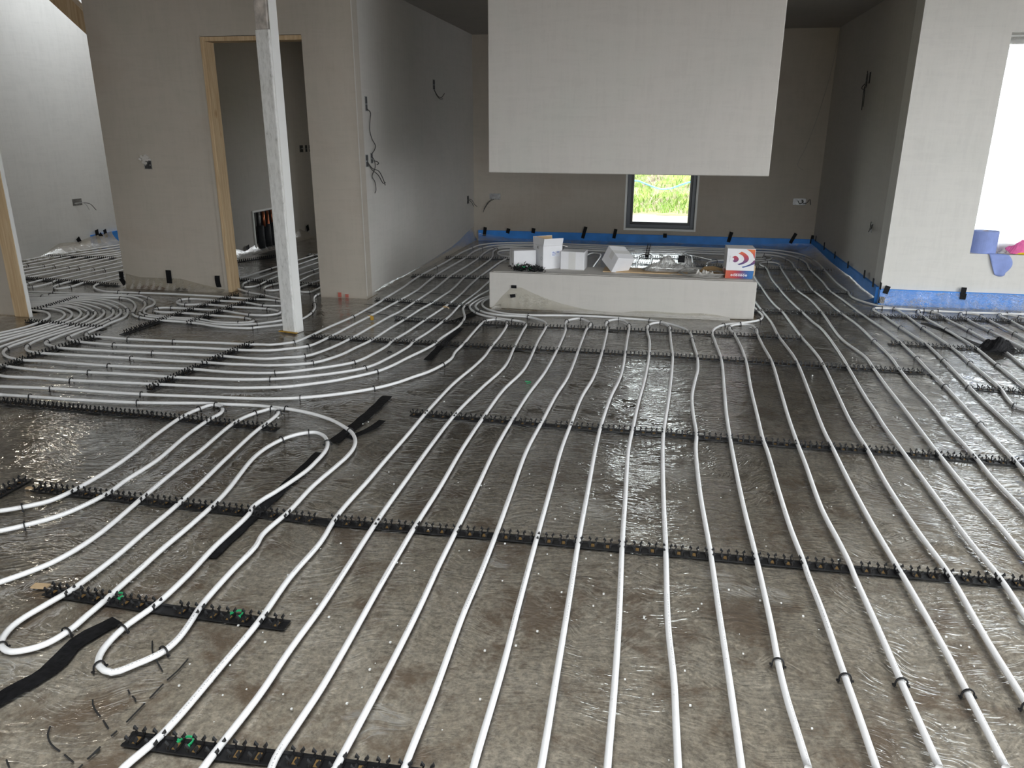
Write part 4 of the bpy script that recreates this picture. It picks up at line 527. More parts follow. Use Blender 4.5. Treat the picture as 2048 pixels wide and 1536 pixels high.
wall('wall_window', [(1.81, WX0, 6.71, 6.95, -0.006, 2.47), (WX1, 5.2, 6.71, 6.95, -0.006, 2.47), (WX0, WX1, 6.71, 6.95, -0.006, WZ0), (WX0, WX1, 6.71, 6.95, WZ1, 2.47)], M['plaster_pale'])
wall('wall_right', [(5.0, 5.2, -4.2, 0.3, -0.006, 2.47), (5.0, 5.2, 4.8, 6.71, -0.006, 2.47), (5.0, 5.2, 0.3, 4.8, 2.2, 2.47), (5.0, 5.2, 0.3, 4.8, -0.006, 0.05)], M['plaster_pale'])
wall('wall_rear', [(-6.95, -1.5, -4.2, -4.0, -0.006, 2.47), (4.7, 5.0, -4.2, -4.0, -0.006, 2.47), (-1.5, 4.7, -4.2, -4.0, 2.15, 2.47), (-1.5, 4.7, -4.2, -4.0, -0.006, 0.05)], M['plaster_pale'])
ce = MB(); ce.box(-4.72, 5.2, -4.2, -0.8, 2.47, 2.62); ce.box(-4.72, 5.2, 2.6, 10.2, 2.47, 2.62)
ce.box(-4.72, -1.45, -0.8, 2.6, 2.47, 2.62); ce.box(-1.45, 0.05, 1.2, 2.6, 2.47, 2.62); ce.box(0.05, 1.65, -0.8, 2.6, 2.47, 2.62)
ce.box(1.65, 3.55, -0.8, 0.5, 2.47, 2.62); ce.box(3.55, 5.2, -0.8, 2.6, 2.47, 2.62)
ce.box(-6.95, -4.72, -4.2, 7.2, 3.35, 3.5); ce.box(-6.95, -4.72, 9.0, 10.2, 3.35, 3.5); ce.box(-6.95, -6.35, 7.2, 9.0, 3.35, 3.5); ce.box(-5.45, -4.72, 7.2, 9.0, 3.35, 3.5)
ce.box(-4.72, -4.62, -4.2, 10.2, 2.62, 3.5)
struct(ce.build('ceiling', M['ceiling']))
# timber wall end with its plasterboard
tw = MB(); tw.box(-6.6, -4.79, 4.905, 4.985, -0.006, 2.47); struct(tw.build('wall_timber_end', M['plaster']))
te = thing('timber_stud', 'pine timber stud capping the plastered wall end under the bright lamp', 'timber', (-4.74, 4.905, 0))
b = MB(); b.box(-0.045, 0.078, -0.065, -0.030, 0.0, 2.465); bevel(b.build('stud', M['timber'], te), .004)
b = MB(); b.box(0.0785, 0.086, -0.062, -0.034, 0.0, 2.465); b.build('plaster_bead', M['bead'], te)
# door lining
dl = thing('door_lining', 'pine lining inside the doorway opening behind the white post', 'door lining', (-3.27, 6.09, 0))
b = MB(); b.box(-0.430, -0.396, -0.075, 0.066, 0.0, 2.055); bevel(b.build('jamb', M['timber'], dl), .003)
b = MB(); b.box(-0.396, 0.430, -0.066, 0.066, 2.022, 2.055); b.build('head', M['timber'], dl)
b = MB(); b.box(-0.464, -0.431, -0.068, -0.061, 0.02, 2.07); b.build('plaster_edge', M['plaster'], dl)
# corner beads
b = MB(); b.box(-2.421, -2.416, 6.026, 6.036, 0.02, 2.465); struct(b.build('trim_1', M['plaster_grey']))
b = MB(); b.box(1.803, 1.812, 6.706, 6.716, 0.13, 2.465); struct(b.build('trim_2', M['plaster_pale']))
# timber knee brace seen past the doorway wall
b = MB(); b.prism([(-5.42, 2.62), (-5.17, 2.62), (-4.745, 2.19), (-4.745, 2.02), (-4.83, 2.10)], 6.18, 6.28)
tag(bevel(b.build('timber_brace', M['timber']), .004), 'pine brace slanting out behind the top of the doorway wall', 'timber')

# small recess window
wi = bpy.data.objects.new('window_1', None); C.objects.link(wi); wi.location = (-0.034, 10.0, BZ0); struct(wi)
hw = (BX1-BX0)/2; hh = BZ1-BZ0
b = MB()
for q in ((-hw-.018, -hw+.006, -.134, .19, -.018, hh), (hw-.006, hw+.018, -.134, .19, -.018, hh), (-hw, hw, -.134, .19, -.018, .006)): b.box(*q)
b.build('reveal_bead', M['bead'], wi)
b = MB()
for q in ((-hw+.006, -hw+.055, -.06, .02, .006, hh), (hw-.055, hw-.006, -.06, .02, .006, hh), (-hw+.055, hw-.055, -.06, .02, .006, .052), (-hw+.055, hw-.055, -.06, .02, hh-.05, hh)): b.box(*q)
bevel(b.build('frame', M['frame_grey'], wi), .004)
b = MB()
for q in ((-hw+.055, -hw+.083, -.03, .03, .052, hh-.05), (hw-.083, hw-.055, -.03, .03, .052, hh-.05), (-hw+.083, hw-.083, -.03, .03, .052, .078), (-hw+.083, hw-.083, -.03, .03, hh-.078, hh-.05)): b.box(*q)
b.build('gasket', M['frame_black'], wi)
b = MB(); b.box(-hw+.083, hw-.083, 0, .006, .078, hh-.078); b.build('pane', M['glass'], wi)
# big window
w2 = bpy.data.objects.new('window_2', None); C.objects.link(w2); w2.location = ((WX0+WX1)/2, 6.93, WZ0); struct(w2)
hw2 = (WX1-WX0)/2; hh2 = WZ1-WZ0
b = MB()
for q in ((-hw2, -hw2+.06, -.03, .03, 0, hh2), (hw2-.06, hw2, -.03, .03, 0, hh2), (-hw2+.06, hw2-.06, -.03, .03, 0, .06), (-hw2+.06, hw2-.06, -.03, .03, hh2-.06, hh2), (-.03, .03, -.03, .03, .06, hh2-.06)): b.box(*q)
b.build('frame', M['bead'], w2)
for x0, x1 in ((-hw2+.06, -.03), (.03, hw2-.06)):
    b = MB(); b.box(x0, x1, -.004, .004, .06, hh2-.06); b.build('pane', M['glass'], w2)
def sheet(nx, nz, fn):
    v = [fn(i/nx, j/nz) for j in range(nz+1) for i in range(nx+1)]
    f = [(j*(nx+1)+i, j*(nx+1)+i+1, (j+1)*(nx+1)+i+1, (j+1)*(nx+1)+i) for j in range(nz) for i in range(nx)]
    q = MB(); q.add(v, f); return q
def wf(s, t):
    x = -hw2+.012 + s*(2*hw2-.024)
    return (x, -.06 - .02*math.sin(9*s+3*t)*math.sin(6*t+2) - .008*math.sin(40*s+17*t), .012 + t*(hh2-.09))
o = sheet(60, 40, wf).build('protection_film', M['film_window'], None, True, (w2.location.x, w2.location.y, w2.location.z))
tag(o, 'clear protective film sheet covering the big bright window', 'film')
def blind(s, t):   # gathered film slung under the window head
    x = -hw2+.01 + s*(2*hw2-.02); a = t*PI
    return (x, -.075 - .035*math.sin(a) - .004*math.sin(25*s), hh2-.012 - .075*t*(0.35+0.65*min(1, s*14)) - .008*math.sin(9*s+2))
o = sheet(60, 8, blind).build('film_roll', M['film_bag'], None, True, tuple(w2.location))
tag(o, 'gathered grey film slung under the head of the big window', 'film')

# ------------------------------------------------------------------ chimney box and hearth
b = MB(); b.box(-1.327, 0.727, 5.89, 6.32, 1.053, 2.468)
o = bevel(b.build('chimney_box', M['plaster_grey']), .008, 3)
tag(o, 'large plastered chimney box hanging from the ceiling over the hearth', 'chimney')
he = thing('hearth', 'low plastered hearth block carrying cartons in front of the recess', 'hearth', (-0.3, 5.89, 0))
b = MB(); b.box(-1.027, 1.024, 0, .41, 0, .290); bevel(b.build('block', M['plaster_grey'], he), .007, 3)
b = MB(); b.box(-1.0, 1.0, .035, .395, .2905, .2935); b.build('top_skim', M['plaster_grey'], he)
b = MB(); b.box(-.14, .52, .175, .385, .294, .302); b.build('top_board', M['kraft'], he)
# ------------------------------------------------------------------ post
po = thing('post', 'worn white painted square post standing on yellow tape before the doorway', 'post', (-2.518, 4.852, 0), (0, 0, -0.19))
b = MB(); b.box(-.052, .052, -.045, .045, 0.001, 1.95); bevel(b.build('casing', M['post'], po), .006)
b = MB(); b.box(-.050, .046, -.040, .045, 1.95, 2.468); bevel(b.build('inner_post', M['post_rust'], po), .006)
b = MB(); b.box(.0525, .058, -.030, .045, 0.001, 2.2); b.build('side_batten', M['bead'], po)
b = MB(); b.box(-.075, .075, -.062, -.0455, .0065, .013); b.box(-.070, -.0525, -.06, .05, .0065, .011); b.build('yellow_tape', M['yellow_tape'], po)

# ------------------------------------------------------------------ polythene sheet over the floor
def vnoise(x, y, sc, seed):
    r = np.random.RandomState(seed); G = r.rand(256, 256)
    X = x*sc + 100; Y = y*sc + 100; i = np.floor(X).astype(int); j = np.floor(Y).astype(int); u = X-i; v = Y-j
    u = u*u*u*(u*(u*6-15)+10); v = v*v*v*(v*(v*6-15)+10)
    g = lambda a, b_: G[a % 256, b_ % 256]
    return (g(i, j)*(1-u)+g(i+1, j)*u)*(1-v) + (g(i, j+1)*(1-u)+g(i+1, j+1)*u)*v
def ridged(x, y, ang, sx, sy, seed, wp):
    w1 = vnoise(x, y, 0.9, seed+50)-.5; w2_ = vnoise(x, y, 0.9, seed+51)-.5
    a = ang + wp*(vnoise(x, y, 0.35, seed+52)-.5)*2
    xx = x + .25*w1; yy = y + .25*w2_
    p = xx*math.cos(ang) + yy*math.sin(ang); q = -xx*math.sin(ang) + yy*math.cos(ang) + wp*.5*(vnoise(x, y, .5, seed+53)-.5)
    n = vnoise(p*sx, q*sy, 1.0, seed)
    return (1-np.abs(2*n-1))**2.2
STEP = 0.022
gx = np.arange(-6.75, 4.99, STEP); gy = np.arange(-0.6, 9.86, STEP)
X, Y = np.meshgrid(gx, gy)
crisp = np.clip((X+0.4)/2.0, 0, 1)*np.clip((Y-1.0)/1.6, 0.25, 1)           # tight, shiny wrinkles on the window side
left = np.clip((-1.6-X)/1.2, 0, 1)
mid = 0.30 + 0.25*vnoise(X, Y, 0.6, 3)
amp = np.clip(0.85*crisp + 0.55*left + mid*0.6, 0, 1.2)
Hh = (0.50+1.1*crisp+0.45*left)*(0.0032*ridged(X, Y, 0.35, 2.2, 9.0, 11, 1.2) + 0.0026*ridged(X, Y, -0.75, 2.6, 11.0, 21, 1.2)
      + 0.0016*ridged(X, Y, 1.5, 3.0, 15.0, 31, 1.0) + 0.0010*ridged(X, Y, 0.2, 5.0, 20.0, 41, 1.0))*amp
Hh += 0.0035*vnoise(X, Y, 1.3, 5)*(0.4+crisp)
for (pk, k_, n_, sx_, sy_, ang_) in STAPLES:                                # film drawn into folds round each staple
    ii = (X-sx_)**2 + (Y-sy_)**2
    msk = ii < 0.20
    r_ = np.sqrt(ii[msk]); th = np.arctan2(Y[msk]-sy_, X[msk]-sx_)
    Hh[msk] += 0.0022*np.exp(-r_/.16)*np.clip(r_/.03, 0, 1)*(1-np.abs(np.sin(th*4.5+sx_*9)))**2
Hh = np.clip(Hh, 0, 0.0085) - 0.004
Hh = np.minimum(Hh, 0.0032)
ny, nx = X.shape
vid = np.arange(nx*ny).reshape(ny, nx)
cxm = (X[:-1, :-1]+X[1:, 1:])/2; cym = (Y[:-1, :-1]+Y[1:, 1:])/2
keep = np.ones_like(cxm, bool)
def cut(x0, x1, y0, y1): 
    global keep
    keep &= ~((cxm > x0) & (cxm < x1) & (cym > y0) & (cym < y1))
cut(-4.74, -3.70, 6.01, 6.17); cut(-2.84, -2.40, 6.01, 6.17); cut(-2.56, -2.40, 6.0, 9.9); cut(-4.74, -4.60, 6.1, 9.9)
cut(1.79, 5.0, 6.69, 9.9); cut(-1.345, 0.745, 5.87, 6.32); cut(-6.62, -4.68, 4.84, 4.99); cut(-2.58, -2.45, 4.80, 4.91)
F = np.stack([vid[:-1, :-1][keep], vid[:-1, 1:][keep], vid[1:, 1:][keep], vid[1:, :-1][keep]], 1)
used = np.unique(F); mp_ = np.full(nx*ny, -1); mp_[used] = np.arange(len(used)); F = mp_[F]
co = np.stack([X.ravel()[used], Y.ravel()[used], Hh.ravel()[used]], 1).astype(np.float32)
me = bpy.data.meshes.new('polythene_sheet'); me.vertices.add(len(co)); me.vertices.foreach_set('co', co.ravel())
me.loops.add(len(F)*4); me.loops.foreach_set('vertex_index', F.ravel().astype(np.int32))
me.polygons.add(len(F)); me.polygons.foreach_set('loop_start', np.arange(0, len(F)*4, 4, dtype=np.int32))
me.polygons.foreach_set('loop_total', np.full(len(F), 4, np.int32)); me.polygons.foreach_set('use_smooth', np.ones(len(F), bool))
me.materials.append(M['film']); me.update(calc_edges=True); me.validate()
o = bpy.data.objects.new('polythene_sheet', me); C.objects.link(o)
tag(o, 'clear crinkled polythene sheet covering the whole floor under the pipes', 'sheet')

# ------------------------------------------------------------------ heating pipes
RP = 0.0088; ZP = 0.0145
def pipe_obj(pts, label):
    P = spline([(x, y, ZP) for x, y in pts], .028)
    n = 10; k = len(P); vs = []; uvs = []; s_ = 0.0
    for i, p in enumerate(P):
        t = (P[min(i+1, k-1)] - P[max(i-1, 0)]); t.z = 0; t.normalize()
        sd = Vector((t.y, -t.x, 0))
        if i: s_ += (P[i]-P[i-1]).length
        for j in range(n):
            a = 2*PI*j/n; vs.append((p.x + sd.x*math.cos(a)*RP, p.y + sd.y*math.cos(a)*RP, p.z + math.sin(a)*RP))
        uvs.append(s_)
    fs = []; uv = []
    for i in range(k-1):
        for j in range(n):
            fs.append((i*n+j, (i+1)*n+j, (i+1)*n+(j+1) % n, i*n+(j+1) % n))
            uv += [uvs[i], j/n, uvs[i+1], j/n, uvs[i+1], (j+1)/n, uvs[i], (j+1)/n]
    fs += [tuple(range(n-1, -1, -1)), tuple((k-1)*n+j for j in range(n))]; uv += [0, 0]*n*2
    me = bpy.data.meshes.new('heating_pipe'); me.from_pydata(vs, [], fs); me.materials.append(M['pipe'])
    me.polygons.foreach_set('use_smooth', [True]*len(fs)); ul = me.uv_layers.new(name='UVMap'); ul.data.foreach_set('uv', uv)
    o = bpy.data.objects.new('heating_pipe', me); C.objects.link(o); o['label'] = label; o['category'] = 'pipe'; o['group'] = 'white underfloor heating pipes'
    return o
for k_, d_, pts in PIPES:
    pipe_obj(pts, 'white heating pipe: ' + d_)

# ------------------------------------------------------------------ pipe staples
b = MB()
R1 = .0125
arc = [(math.cos(a)*R1, math.sin(a)*R1) for a in [PI*i/8 for i in range(9)]]
prof = [(R1+.0015, -.0140), ] + [(x, z+.0005) for x, z in arc] + [(-R1-.0015, -.0140)]
vs = []; 
for i, (x, z) in enumerate(prof):
    nrm = Vector((x, z, 0)).normalized() if 0 < i < len(prof)-1 else Vector((1 if x > 0 else -1, 0, 0))
    for dx, dy in ((0, -.0022), (0, .0022), (.0036, .0022), (.0036, -.0022)):
        vs.append((dy, x + nrm.x*dx, z + nrm.y*dx))
kk = len(prof)
fs = [(i*4+j, i*4+(j+1) % 4, (i+1)*4+(j+1) % 4, (i+1)*4+j) for i in range(kk-1) for j in range(4)] + [(0, 1, 2, 3), ((kk-1)*4+3, (kk-1)*4+2, (kk-1)*4+1, (kk-1)*4)]
b.add(vs, fs)
for sg in (-1, 1):
    b.box(-.003, .003, sg*R1+(0 if sg > 0 else -.009), sg*R1+(.009 if sg > 0 else 0), -.0095, -.0060)
staple_mesh = b.mesh('pipe_staple', M['black_plastic'])
ORD = 'first second third fourth fifth sixth seventh eighth ninth tenth eleventh twelfth thirteenth fourteenth fifteenth sixteenth seventeenth eighteenth nineteenth twentieth twenty-first twenty-second'.split()
for pk, k_, n_, sx_, sy_, ang_ in STAPLES:
    o = bpy.data.objects.new('pipe_staple', staple_mesh); C.objects.link(o)
    o.location = (sx_, sy_, ZP); o.rotation_euler = (rnd.uniform(-.08, .08), rnd.uniform(-.10, .10), ang_ + rnd.uniform(-.15, .15))
    ds = SHORT[pk]
    o['label'] = 'black staple on ' + ds + (', only one' if n_ == 1 else ', %s from %s' % (ORD[k_-1], ENDS.get(pk, 'its far end')))
    o['category'] = 'staple'; o['group'] = 'black staples holding the pipes'

# ------------------------------------------------------------------ clip rails
def clip_geo(b, T=None, mi=0, seg=7):
    # cup open at the top: two toothed C plates and a saddle, across the rail
    ri, ro = .0096, .0127; zc = .0135
    a0, a1 = math.radians(128), math.radians(412)
    for y0, y1 in ((-.019, -.013), (.013, .019)):
        A = [a0 + (a1-a0)*i/seg for i in range(seg+1)]
        for i in range(seg):
            q = [(math.cos(A[i])*ri, zc+math.sin(A[i])*ri), (math.cos(A[i])*ro, zc+math.sin(A[i])*ro), (math.cos(A[i+1])*ro, zc+math.sin(A[i+1])*ro), (math.cos(A[i+1])*ri, zc+math.sin(A[i+1])*ri)]
            b.prism(q, y0, y1, mi, T)
        for sg in (-1, 1):
            b.prism([(sg*.0065, zc+.007), (sg*.0165, zc+.0085), (sg*.0135, zc+.018)], y0, y1, mi, T)
    b.prism([(-.0127, .003), (.0127, .003), (.0127, .010), (.007, .0045), (-.007, .0045), (-.0127, .010)], -.013, .013, mi, T)
cb = MB(); clip_geo(cb); clip_mesh = cb.mesh('clip', M['black_plastic'])
SP = 0.0503
for k_, d_, near, pts in RAILS:
    P = [Vector((x, y, 0)) for x, y in pts]
    mid_ = (P[0]+P[-1])/2
    rl = thing('clip_rail', 'black clip rail: ' + d_, 'rail', (mid_.x, mid_.y, 0), group='black pipe clip rails')
    base = MB(); stuff = MB(); prev = 0.0
    # clip phase: put a cup under each pipe that crosses
    for a, c in zip(P, P[1:]):
        d = c-a; ln = d.length; t = d/ln; n = Vector((-t.y, t.x, 0)); ang = math.atan2(t.y, t.x)
        T = Matrix.Translation(a - mid_) @ Matrix.Rotation(ang, 4, 'Z')
        cr = []
        for pk, _, pp in PIPES:
            for p, q in zip(pp, pp[1:]):
                p = Vector((p[0], p[1], 0)); q = Vector((q[0], q[1], 0))
                s1 = (p-a).dot(n); s2 = (q-a).dot(n)
                if s1*s2 < 0:
                    x = p + (q-p)*(s1/(s1-s2)); u = (x-a).dot(t)
                    if 0 <= u <= ln: cr.append(u)
        ph = (sum(math.cos(2*PI*u/SP) for u in cr), sum(math.sin(2*PI*u/SP) for u in cr))
        u0 = (math.atan2(ph[1], ph[0])/(2*PI)*SP) % SP if cr else SP*.5
        base.box(0, ln, -.0225, -.013, .0035, .0075, 0, T); base.box(0, ln, .013, .0225, .0035, .0075, 0, T); base.box(0, ln, -.013, .013, .0035, .0050, 0, T)
        u = u0
        while u < ln-.006:
            near_pipe = min((abs(u-x) for x in cr), default=1)
            if u > .008:
                Tc = Matrix.Translation(a - mid_ + t*u) @ Matrix.Rotation(ang, 4, 'Z')
                if near:
                    o = bpy.data.objects.new('clip', clip_mesh); C.objects.link(o); o.parent = rl; o.location = a - mid_ + t*u; o.rotation_euler = (0, 0, ang)
                    if near_pipe > .02: base.box(-.0055, .0055, -.011, .011, .0050, .0054, 1, Tc)
                else: clip_geo(stuff, Tc, 0, 4)
            u += SP
    base.build('base_strip', [M['black_plastic'], M['glue']], rl)
    if not near and stuff.v:
        o = stuff.build('clips', M['black_plastic'], rl); o['kind'] = 'stuff'
# ------------------------------------------------------------------ blue edge strips and film laps
b = MB(); b.box(-2.36, 1.775, 9.845, 9.869, -.004, .125)
o = b.build('edge_strip', M['blue_foam']); tag(o, 'dark blue foam edge strip along the back wall under the small window', 'edge strip', 'blue foam edge strips')
b = MB(); b.box(1.785, 1.809, 6.76, 9.845, -.004, .132)
o = b.build('edge_strip', M['blue_foam']); tag(o, 'blue foam edge strip along the shaded right wall of the recess', 'edge strip', 'blue foam edge strips')
b = MB(); b.box(1.80, 4.99, 6.685, 6.709, -.004, .128)
o = b.build('edge_strip', M['blue_foam']); tag(o, 'bright blue foam edge strip below the big window', 'edge strip', 'blue foam edge strips')
b = MB(); b.box(-6.759, -6.735, 8.15, 9.85, -.004, .145)
o = b.build('edge_strip', M['blue_foam']); tag(o, 'short blue foam edge strip on the bright wall past the doorway wall', 'edge strip', 'blue foam edge strips')
def lap(name, along, n0, off, zs, flare, label, mat_=None, seg=60, inward=(0, -1), phase=0.0):
    # film turned up a wall: along = (p0,p1) run, zs = heights along the run, flare = how far its foot stands off the wall
    p0, p1 = Vector(along[0]), Vector(along[1]); inw = Vector((inward[0], inward[1], 0)); rows = 7
    ln = (p1-p0).length
    def fn(s, t):
        x = s*(len(zs)-1); i = min(int(x), len(zs)-2); z = zs[i] + (zs[i+1]-zs[i])*(x-i)
        p = p0 + (p1-p0)*s
        d = off + flare*(1-t)**2.2 + .006*math.sin(s*ln*37+t*5+phase)*(t)*(1-t)*2 + .004*math.sin(s*ln*90+phase)*(1-t)
        return p + inw*max(d, .002) + Vector((0, 0, .0015 + max(z, .01)*t))
    v = []; 
    q = MB()
    q.v = [tuple(fn(i/seg, j/rows)) for j in range(rows+1) for i in range(seg+1)]
    q.f = [(j*(seg+1)+i, j*(seg+1)+i+1, (j+1)*(seg+1)+i+1, (j+1)*(seg+1)+i) for j in range(rows) for i in range(seg)]
    q.mi = [0]*len(q.f)
    o = q.build(name, mat_ or M['film_wall'], None, True)
    return tag(o, label, 'film')
G_ = None
lap('film_lap', ((-4.70, 6.03, 0), (-3.74, 6.03, 0)), None, .004, (.125, .10, .10, .10, .10, .07, .045, .02), .05, 'milky film turned up the foot of the doorway wall left of the opening', seg=70)
lap('film_lap', ((-1.30, 5.89, 0), (-.27, 5.89, 0)), None, .004, (.004, .10, .178, .175, .14, .11, .085, .062, .046, .03, .02, .013, .010, .008), .05, 'film pinned up on the hearth front and sagging towards its middle', seg=90)
lap('film_lap', ((-.27, 5.89, 0), (.55, 5.89, 0)), None, .004, (.008, .03, .035, .03, .03, .035, .03, .012), .06, 'film edge lying along the foot of the hearth front', seg=50, phase=2)
lap('film_lap', ((-2.42, 6.2, 0), (-2.42, 9.84, 0)), None, .004, (.03, .045, .03, .03, .03, .035, .05, .06, .09, .14, .17), .04, 'film turned up the foot of the left recess wall', inward=(1, 0), seg=120)
lap('film_lap', ((-2.36, 9.845, 0), (1.77, 9.845, 0)), None, .004, (.09, .035, .03, .035, .03, .03, .04, .03, .03, .06, .075), .06, 'film meeting the blue strip under the small window', M['film_blue'], inward=(0, -1), seg=120)
lap('film_lap', ((1.785, 6.76, 0), (1.785, 9.83, 0)), None, .004, (.05, .045, .06, .05, .05, .06, .075, .08), .16, 'film meeting the blue strip on the shaded recess wall', M['film_blue'], inward=(-1, 0), seg=110)
lap('film_lap', ((1.80, 6.685, 0), (4.98, 6.685, 0)), None, .003, (.124, .12, .125, .115, .12, .125, .12, .12), .035, 'shiny film over the blue strip below the big window', M['film_blue'], inward=(0, -1), seg=130)
lap('film_lap', ((-4.62, 7.1, 0), (-4.62, 9.6, 0)), None, .004, (.02, .05, .13, .05, .10, .09, .06, .05, .14, .05), .06, 'film turned up the inner wall seen through the doorway', inward=(1, 0), seg=90)
lap('film_lap', ((-6.735, 7.3, 0), (-6.735, 8.5, 0)), None, .004, (.02, .12, .10, .14, .15), .12, 'film turned up the bright wall beside its blue strip', inward=(1, 0), seg=50)

# ------------------------------------------------------------------ black tape tabs on walls
def tab(plane, a, z, w_, h_, tilt, off, label, bend=0.0):
    # plane: ('y', Y) faces -Y ; ('x', X, s) faces s*X
    q = MB(); n = 5
    for i in range(n):
        t0, t1 = -h_/2 + h_*i/n, -h_/2 + h_*(i+1)/n
        sk0, sk1 = bend*(t0/h_)**2*w_, bend*(t1/h_)**2*w_
        d0 = .0006 + (.002 if t0 < 0 else 0)*rnd.random(); 
        v = []
        for t, sk in ((t0, sk0), (t1, sk1)):
            for x in (-w_/2, w_/2):
                for d in (0, .0009):
                    v.append((x+sk, -d, t))
        q.add(v, [(0, 2, 6, 4), (1, 5, 7, 3), (0, 4, 5, 1), (2, 3, 7, 6)] + ([(0, 1, 3, 2)] if i == 0 else []) + ([(4, 6, 7, 5)] if i == n-1 else []))
    o = q.build('tape_tab', M['black_tape'])
    if plane[0] == 'y':
        o.matrix_world = Matrix.Translation((a, plane[1]-off, z)) @ Matrix.Rotation(tilt, 4, 'Y')
    else:
        o.matrix_world = Matrix.Translation((plane[1]+plane[2]*off, a, z)) @ Matrix.Rotation(PI/2*plane[2], 4, 'Z') @ Matrix.Rotation(tilt, 4, 'Y')
    tag(o, label, 'tape', 'black tape tabs')
for t in TABS: tab(*t)

# ------------------------------------------------------------------ tape strips lying on the floor
def strip(pts, w_, label, z=.0042, name='floor_tape'):
    P = spline([(x, y, z) for x, y in pts], .04); q = MB(); vs = []
    for i, p in enumerate(P):
        t = (P[min(i+1, len(P)-1)] - P[max(i-1, 0)]).normalized(); n = Vector((-t.y, t.x, 0))
        ww = w_*(.5 + .04*math.sin(i*1.7)); dz = .0006*math.sin(i*.9)
        for s_, d in ((-ww, 0), (ww, 0), (ww, .0008), (-ww, .0008)): vs.append(p + n*s_ + Vector((0, 0, d+dz)))
    k = len(P); fs = [(i*4+j, i*4+(j+1) % 4, (i+1)*4+(j+1) % 4, (i+1)*4+j) for i in range(k-1) for j in range(4)] + [(3, 2, 1, 0), (k*4-4, k*4-3, k*4-2, k*4-1)]
    q.add(vs, fs); return tag(q.build(name, M['black_tape']), label, 'tape', 'black tape on the floor film')
strip([(-1.60, 1.02), (-1.545, 1.28), (-1.505, 1.40), (-1.515, 1.52), (-1.475, 1.63)], .055, 'wide black tape with ragged edges nearest the camera')
strip([(-1.405, 1.99), (-1.408, 2.4), (-1.415, 2.88)], .046, 'long black tape under the rounded loop')
strip([(-1.408, 3.0), (-1.385, 3.35), (-1.385, 3.66)], .056, 'straight black tape crossing the big hairpin return')
strip([(-1.355, 3.06), (-1.30, 3.20), (-1.285, 3.31)], .040, 'torn offcut of black tape beside the straight tape')
strip([(-1.375, 4.35), (-1.385, 4.8), (-1.378, 5.18)], .050, 'black tape joint crossing the rail before the hearth')
strip([(-1.50, 5.32), (-1.42, 5.55), (-1.39, 5.75)], .06, 'black tape joint at the hearth front corner')
strip([(-2.3, 5.55), (-1.9, 5.42), (-1.55, 5.38)], .014, 'thin dark seam in the film right of the post', name='film_seam')
strip([(-2.15, 6.35), (-1.6, 6.30), (-1.2, 6.34)], .012, 'thin dark seam in the film beside the hearth', name='film_seam')
strip([(0.75, 6.30), (1.3, 6.26), (1.9, 6.22)], .012, 'thin dark seam in the film below the blue strip corner', name='film_seam')
strip([(-1.78, 5.73), (-2.35, 5.78)], .012, 'thin dark seam in the film behind the post', name='film_seam')
strip([(1.96, 6.05), (2.06, 5.72), (2.15, 5.38)], .05, 'greyish tape joint under the pipes below the sill')
# marker lines on the floor
def marker(pts, label):
    P = spline([(x, y, 0.0036) for x, y in pts], .02); q = MB()
    i = 0
    while i < len(P)-1:
        if rnd.random() < .82: q.tube([P[i], P[i+1]], .0022, 5)
        i += 1
    tag(q.build('marker_line', M['pencil']), label, 'marker line', 'black marker lines on the film', 'stuff')
for pts, lb in MARKS: marker(pts, lb)

# ------------------------------------------------------------------ sockets, back boxes and loose cables
def backbox(plane, a, z, w_, h_, label, cables, cut_=None, metal='metal_dark', name='back_box'):
    if plane[0] == 'y': Mx = Matrix.Translation((a, plane[1], z))
    else: Mx = Matrix.Translation((plane[1], a, z)) @ Matrix.Rotation(PI/2*plane[2], 4, 'Z')
    t = thing(name, label, 'back box', group='metal back boxes with loose cables'); t.matrix_world = Mx
    b = MB()
    for q in ((-w_/2, w_/2, -.003, .001, -h_/2, -h_/2+.005), (-w_/2, w_/2, -.003, .001, h_/2-.005, h_/2), (-w_/2, -w_/2+.005, -.003, .001, -h_/2, h_/2), (w_/2-.005, w_/2, -.003, .001, -h_/2, h_/2)): b.box(*q)
    b.build('rim', M['metal'], t)
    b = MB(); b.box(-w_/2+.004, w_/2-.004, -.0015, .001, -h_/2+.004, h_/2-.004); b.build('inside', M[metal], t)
    b = MB()
    for x in (-w_*.3, w_*.3): b.box(x-.005, x+.005, -.005, -.0015, -.008, .004)
    b.build('lug', M['metal'], t)
    for pts, mt_ in cables:
        b = MB(); b.tube(spline([(p[0], -p[1], p[2]) for p in pts], .012), .0038, 6); b.build('cable', M[mt_], t, True)
    return t
YL, YB = 6.03, 9.87
backbox(('y', YL), -4.325, 1.07, .072, .072, 'metal back box with a crust of plaster on the doorway wall', [([(.0, .002, .0), (.02, .03, .02), (.03, .02, .035)], 'cable')])
b = MB()
for i in range(26):
    a = rnd.uniform(0, 2*PI); r_ = rnd.uniform(.005, .045)
    b.box(-.012, .012, -.012, -.001, -.008, .008, 0, Matrix.Translation((-4.345+math.cos(a)*r_, YL, 1.115+math.sin(a)*r_*.7)) @ Matrix.Rotation(rnd.uniform(0, 3), 4, 'Y') @ Matrix.Rotation(rnd.uniform(-.3, .3), 4, 'Z'))
o = b.build('plaster_crust', M['plaster_grey']); tag(o, 'crumbly plaster splash over the back box on the doorway wall', 'plaster'); o['kind'] = 'stuff'
backbox(('x', -6.76, 1), 8.03, .545, .15, .075, 'grey back box with two thin cables on the bright wall', [([(-.05, .002, -.01), (.06, .05, -.02), (.12, .05, -.10)], 'cable_white'), ([(.05, .002, -.01), (.14, .05, -.03), (.22, .06, -.11)], 'cable')], metal='metal')
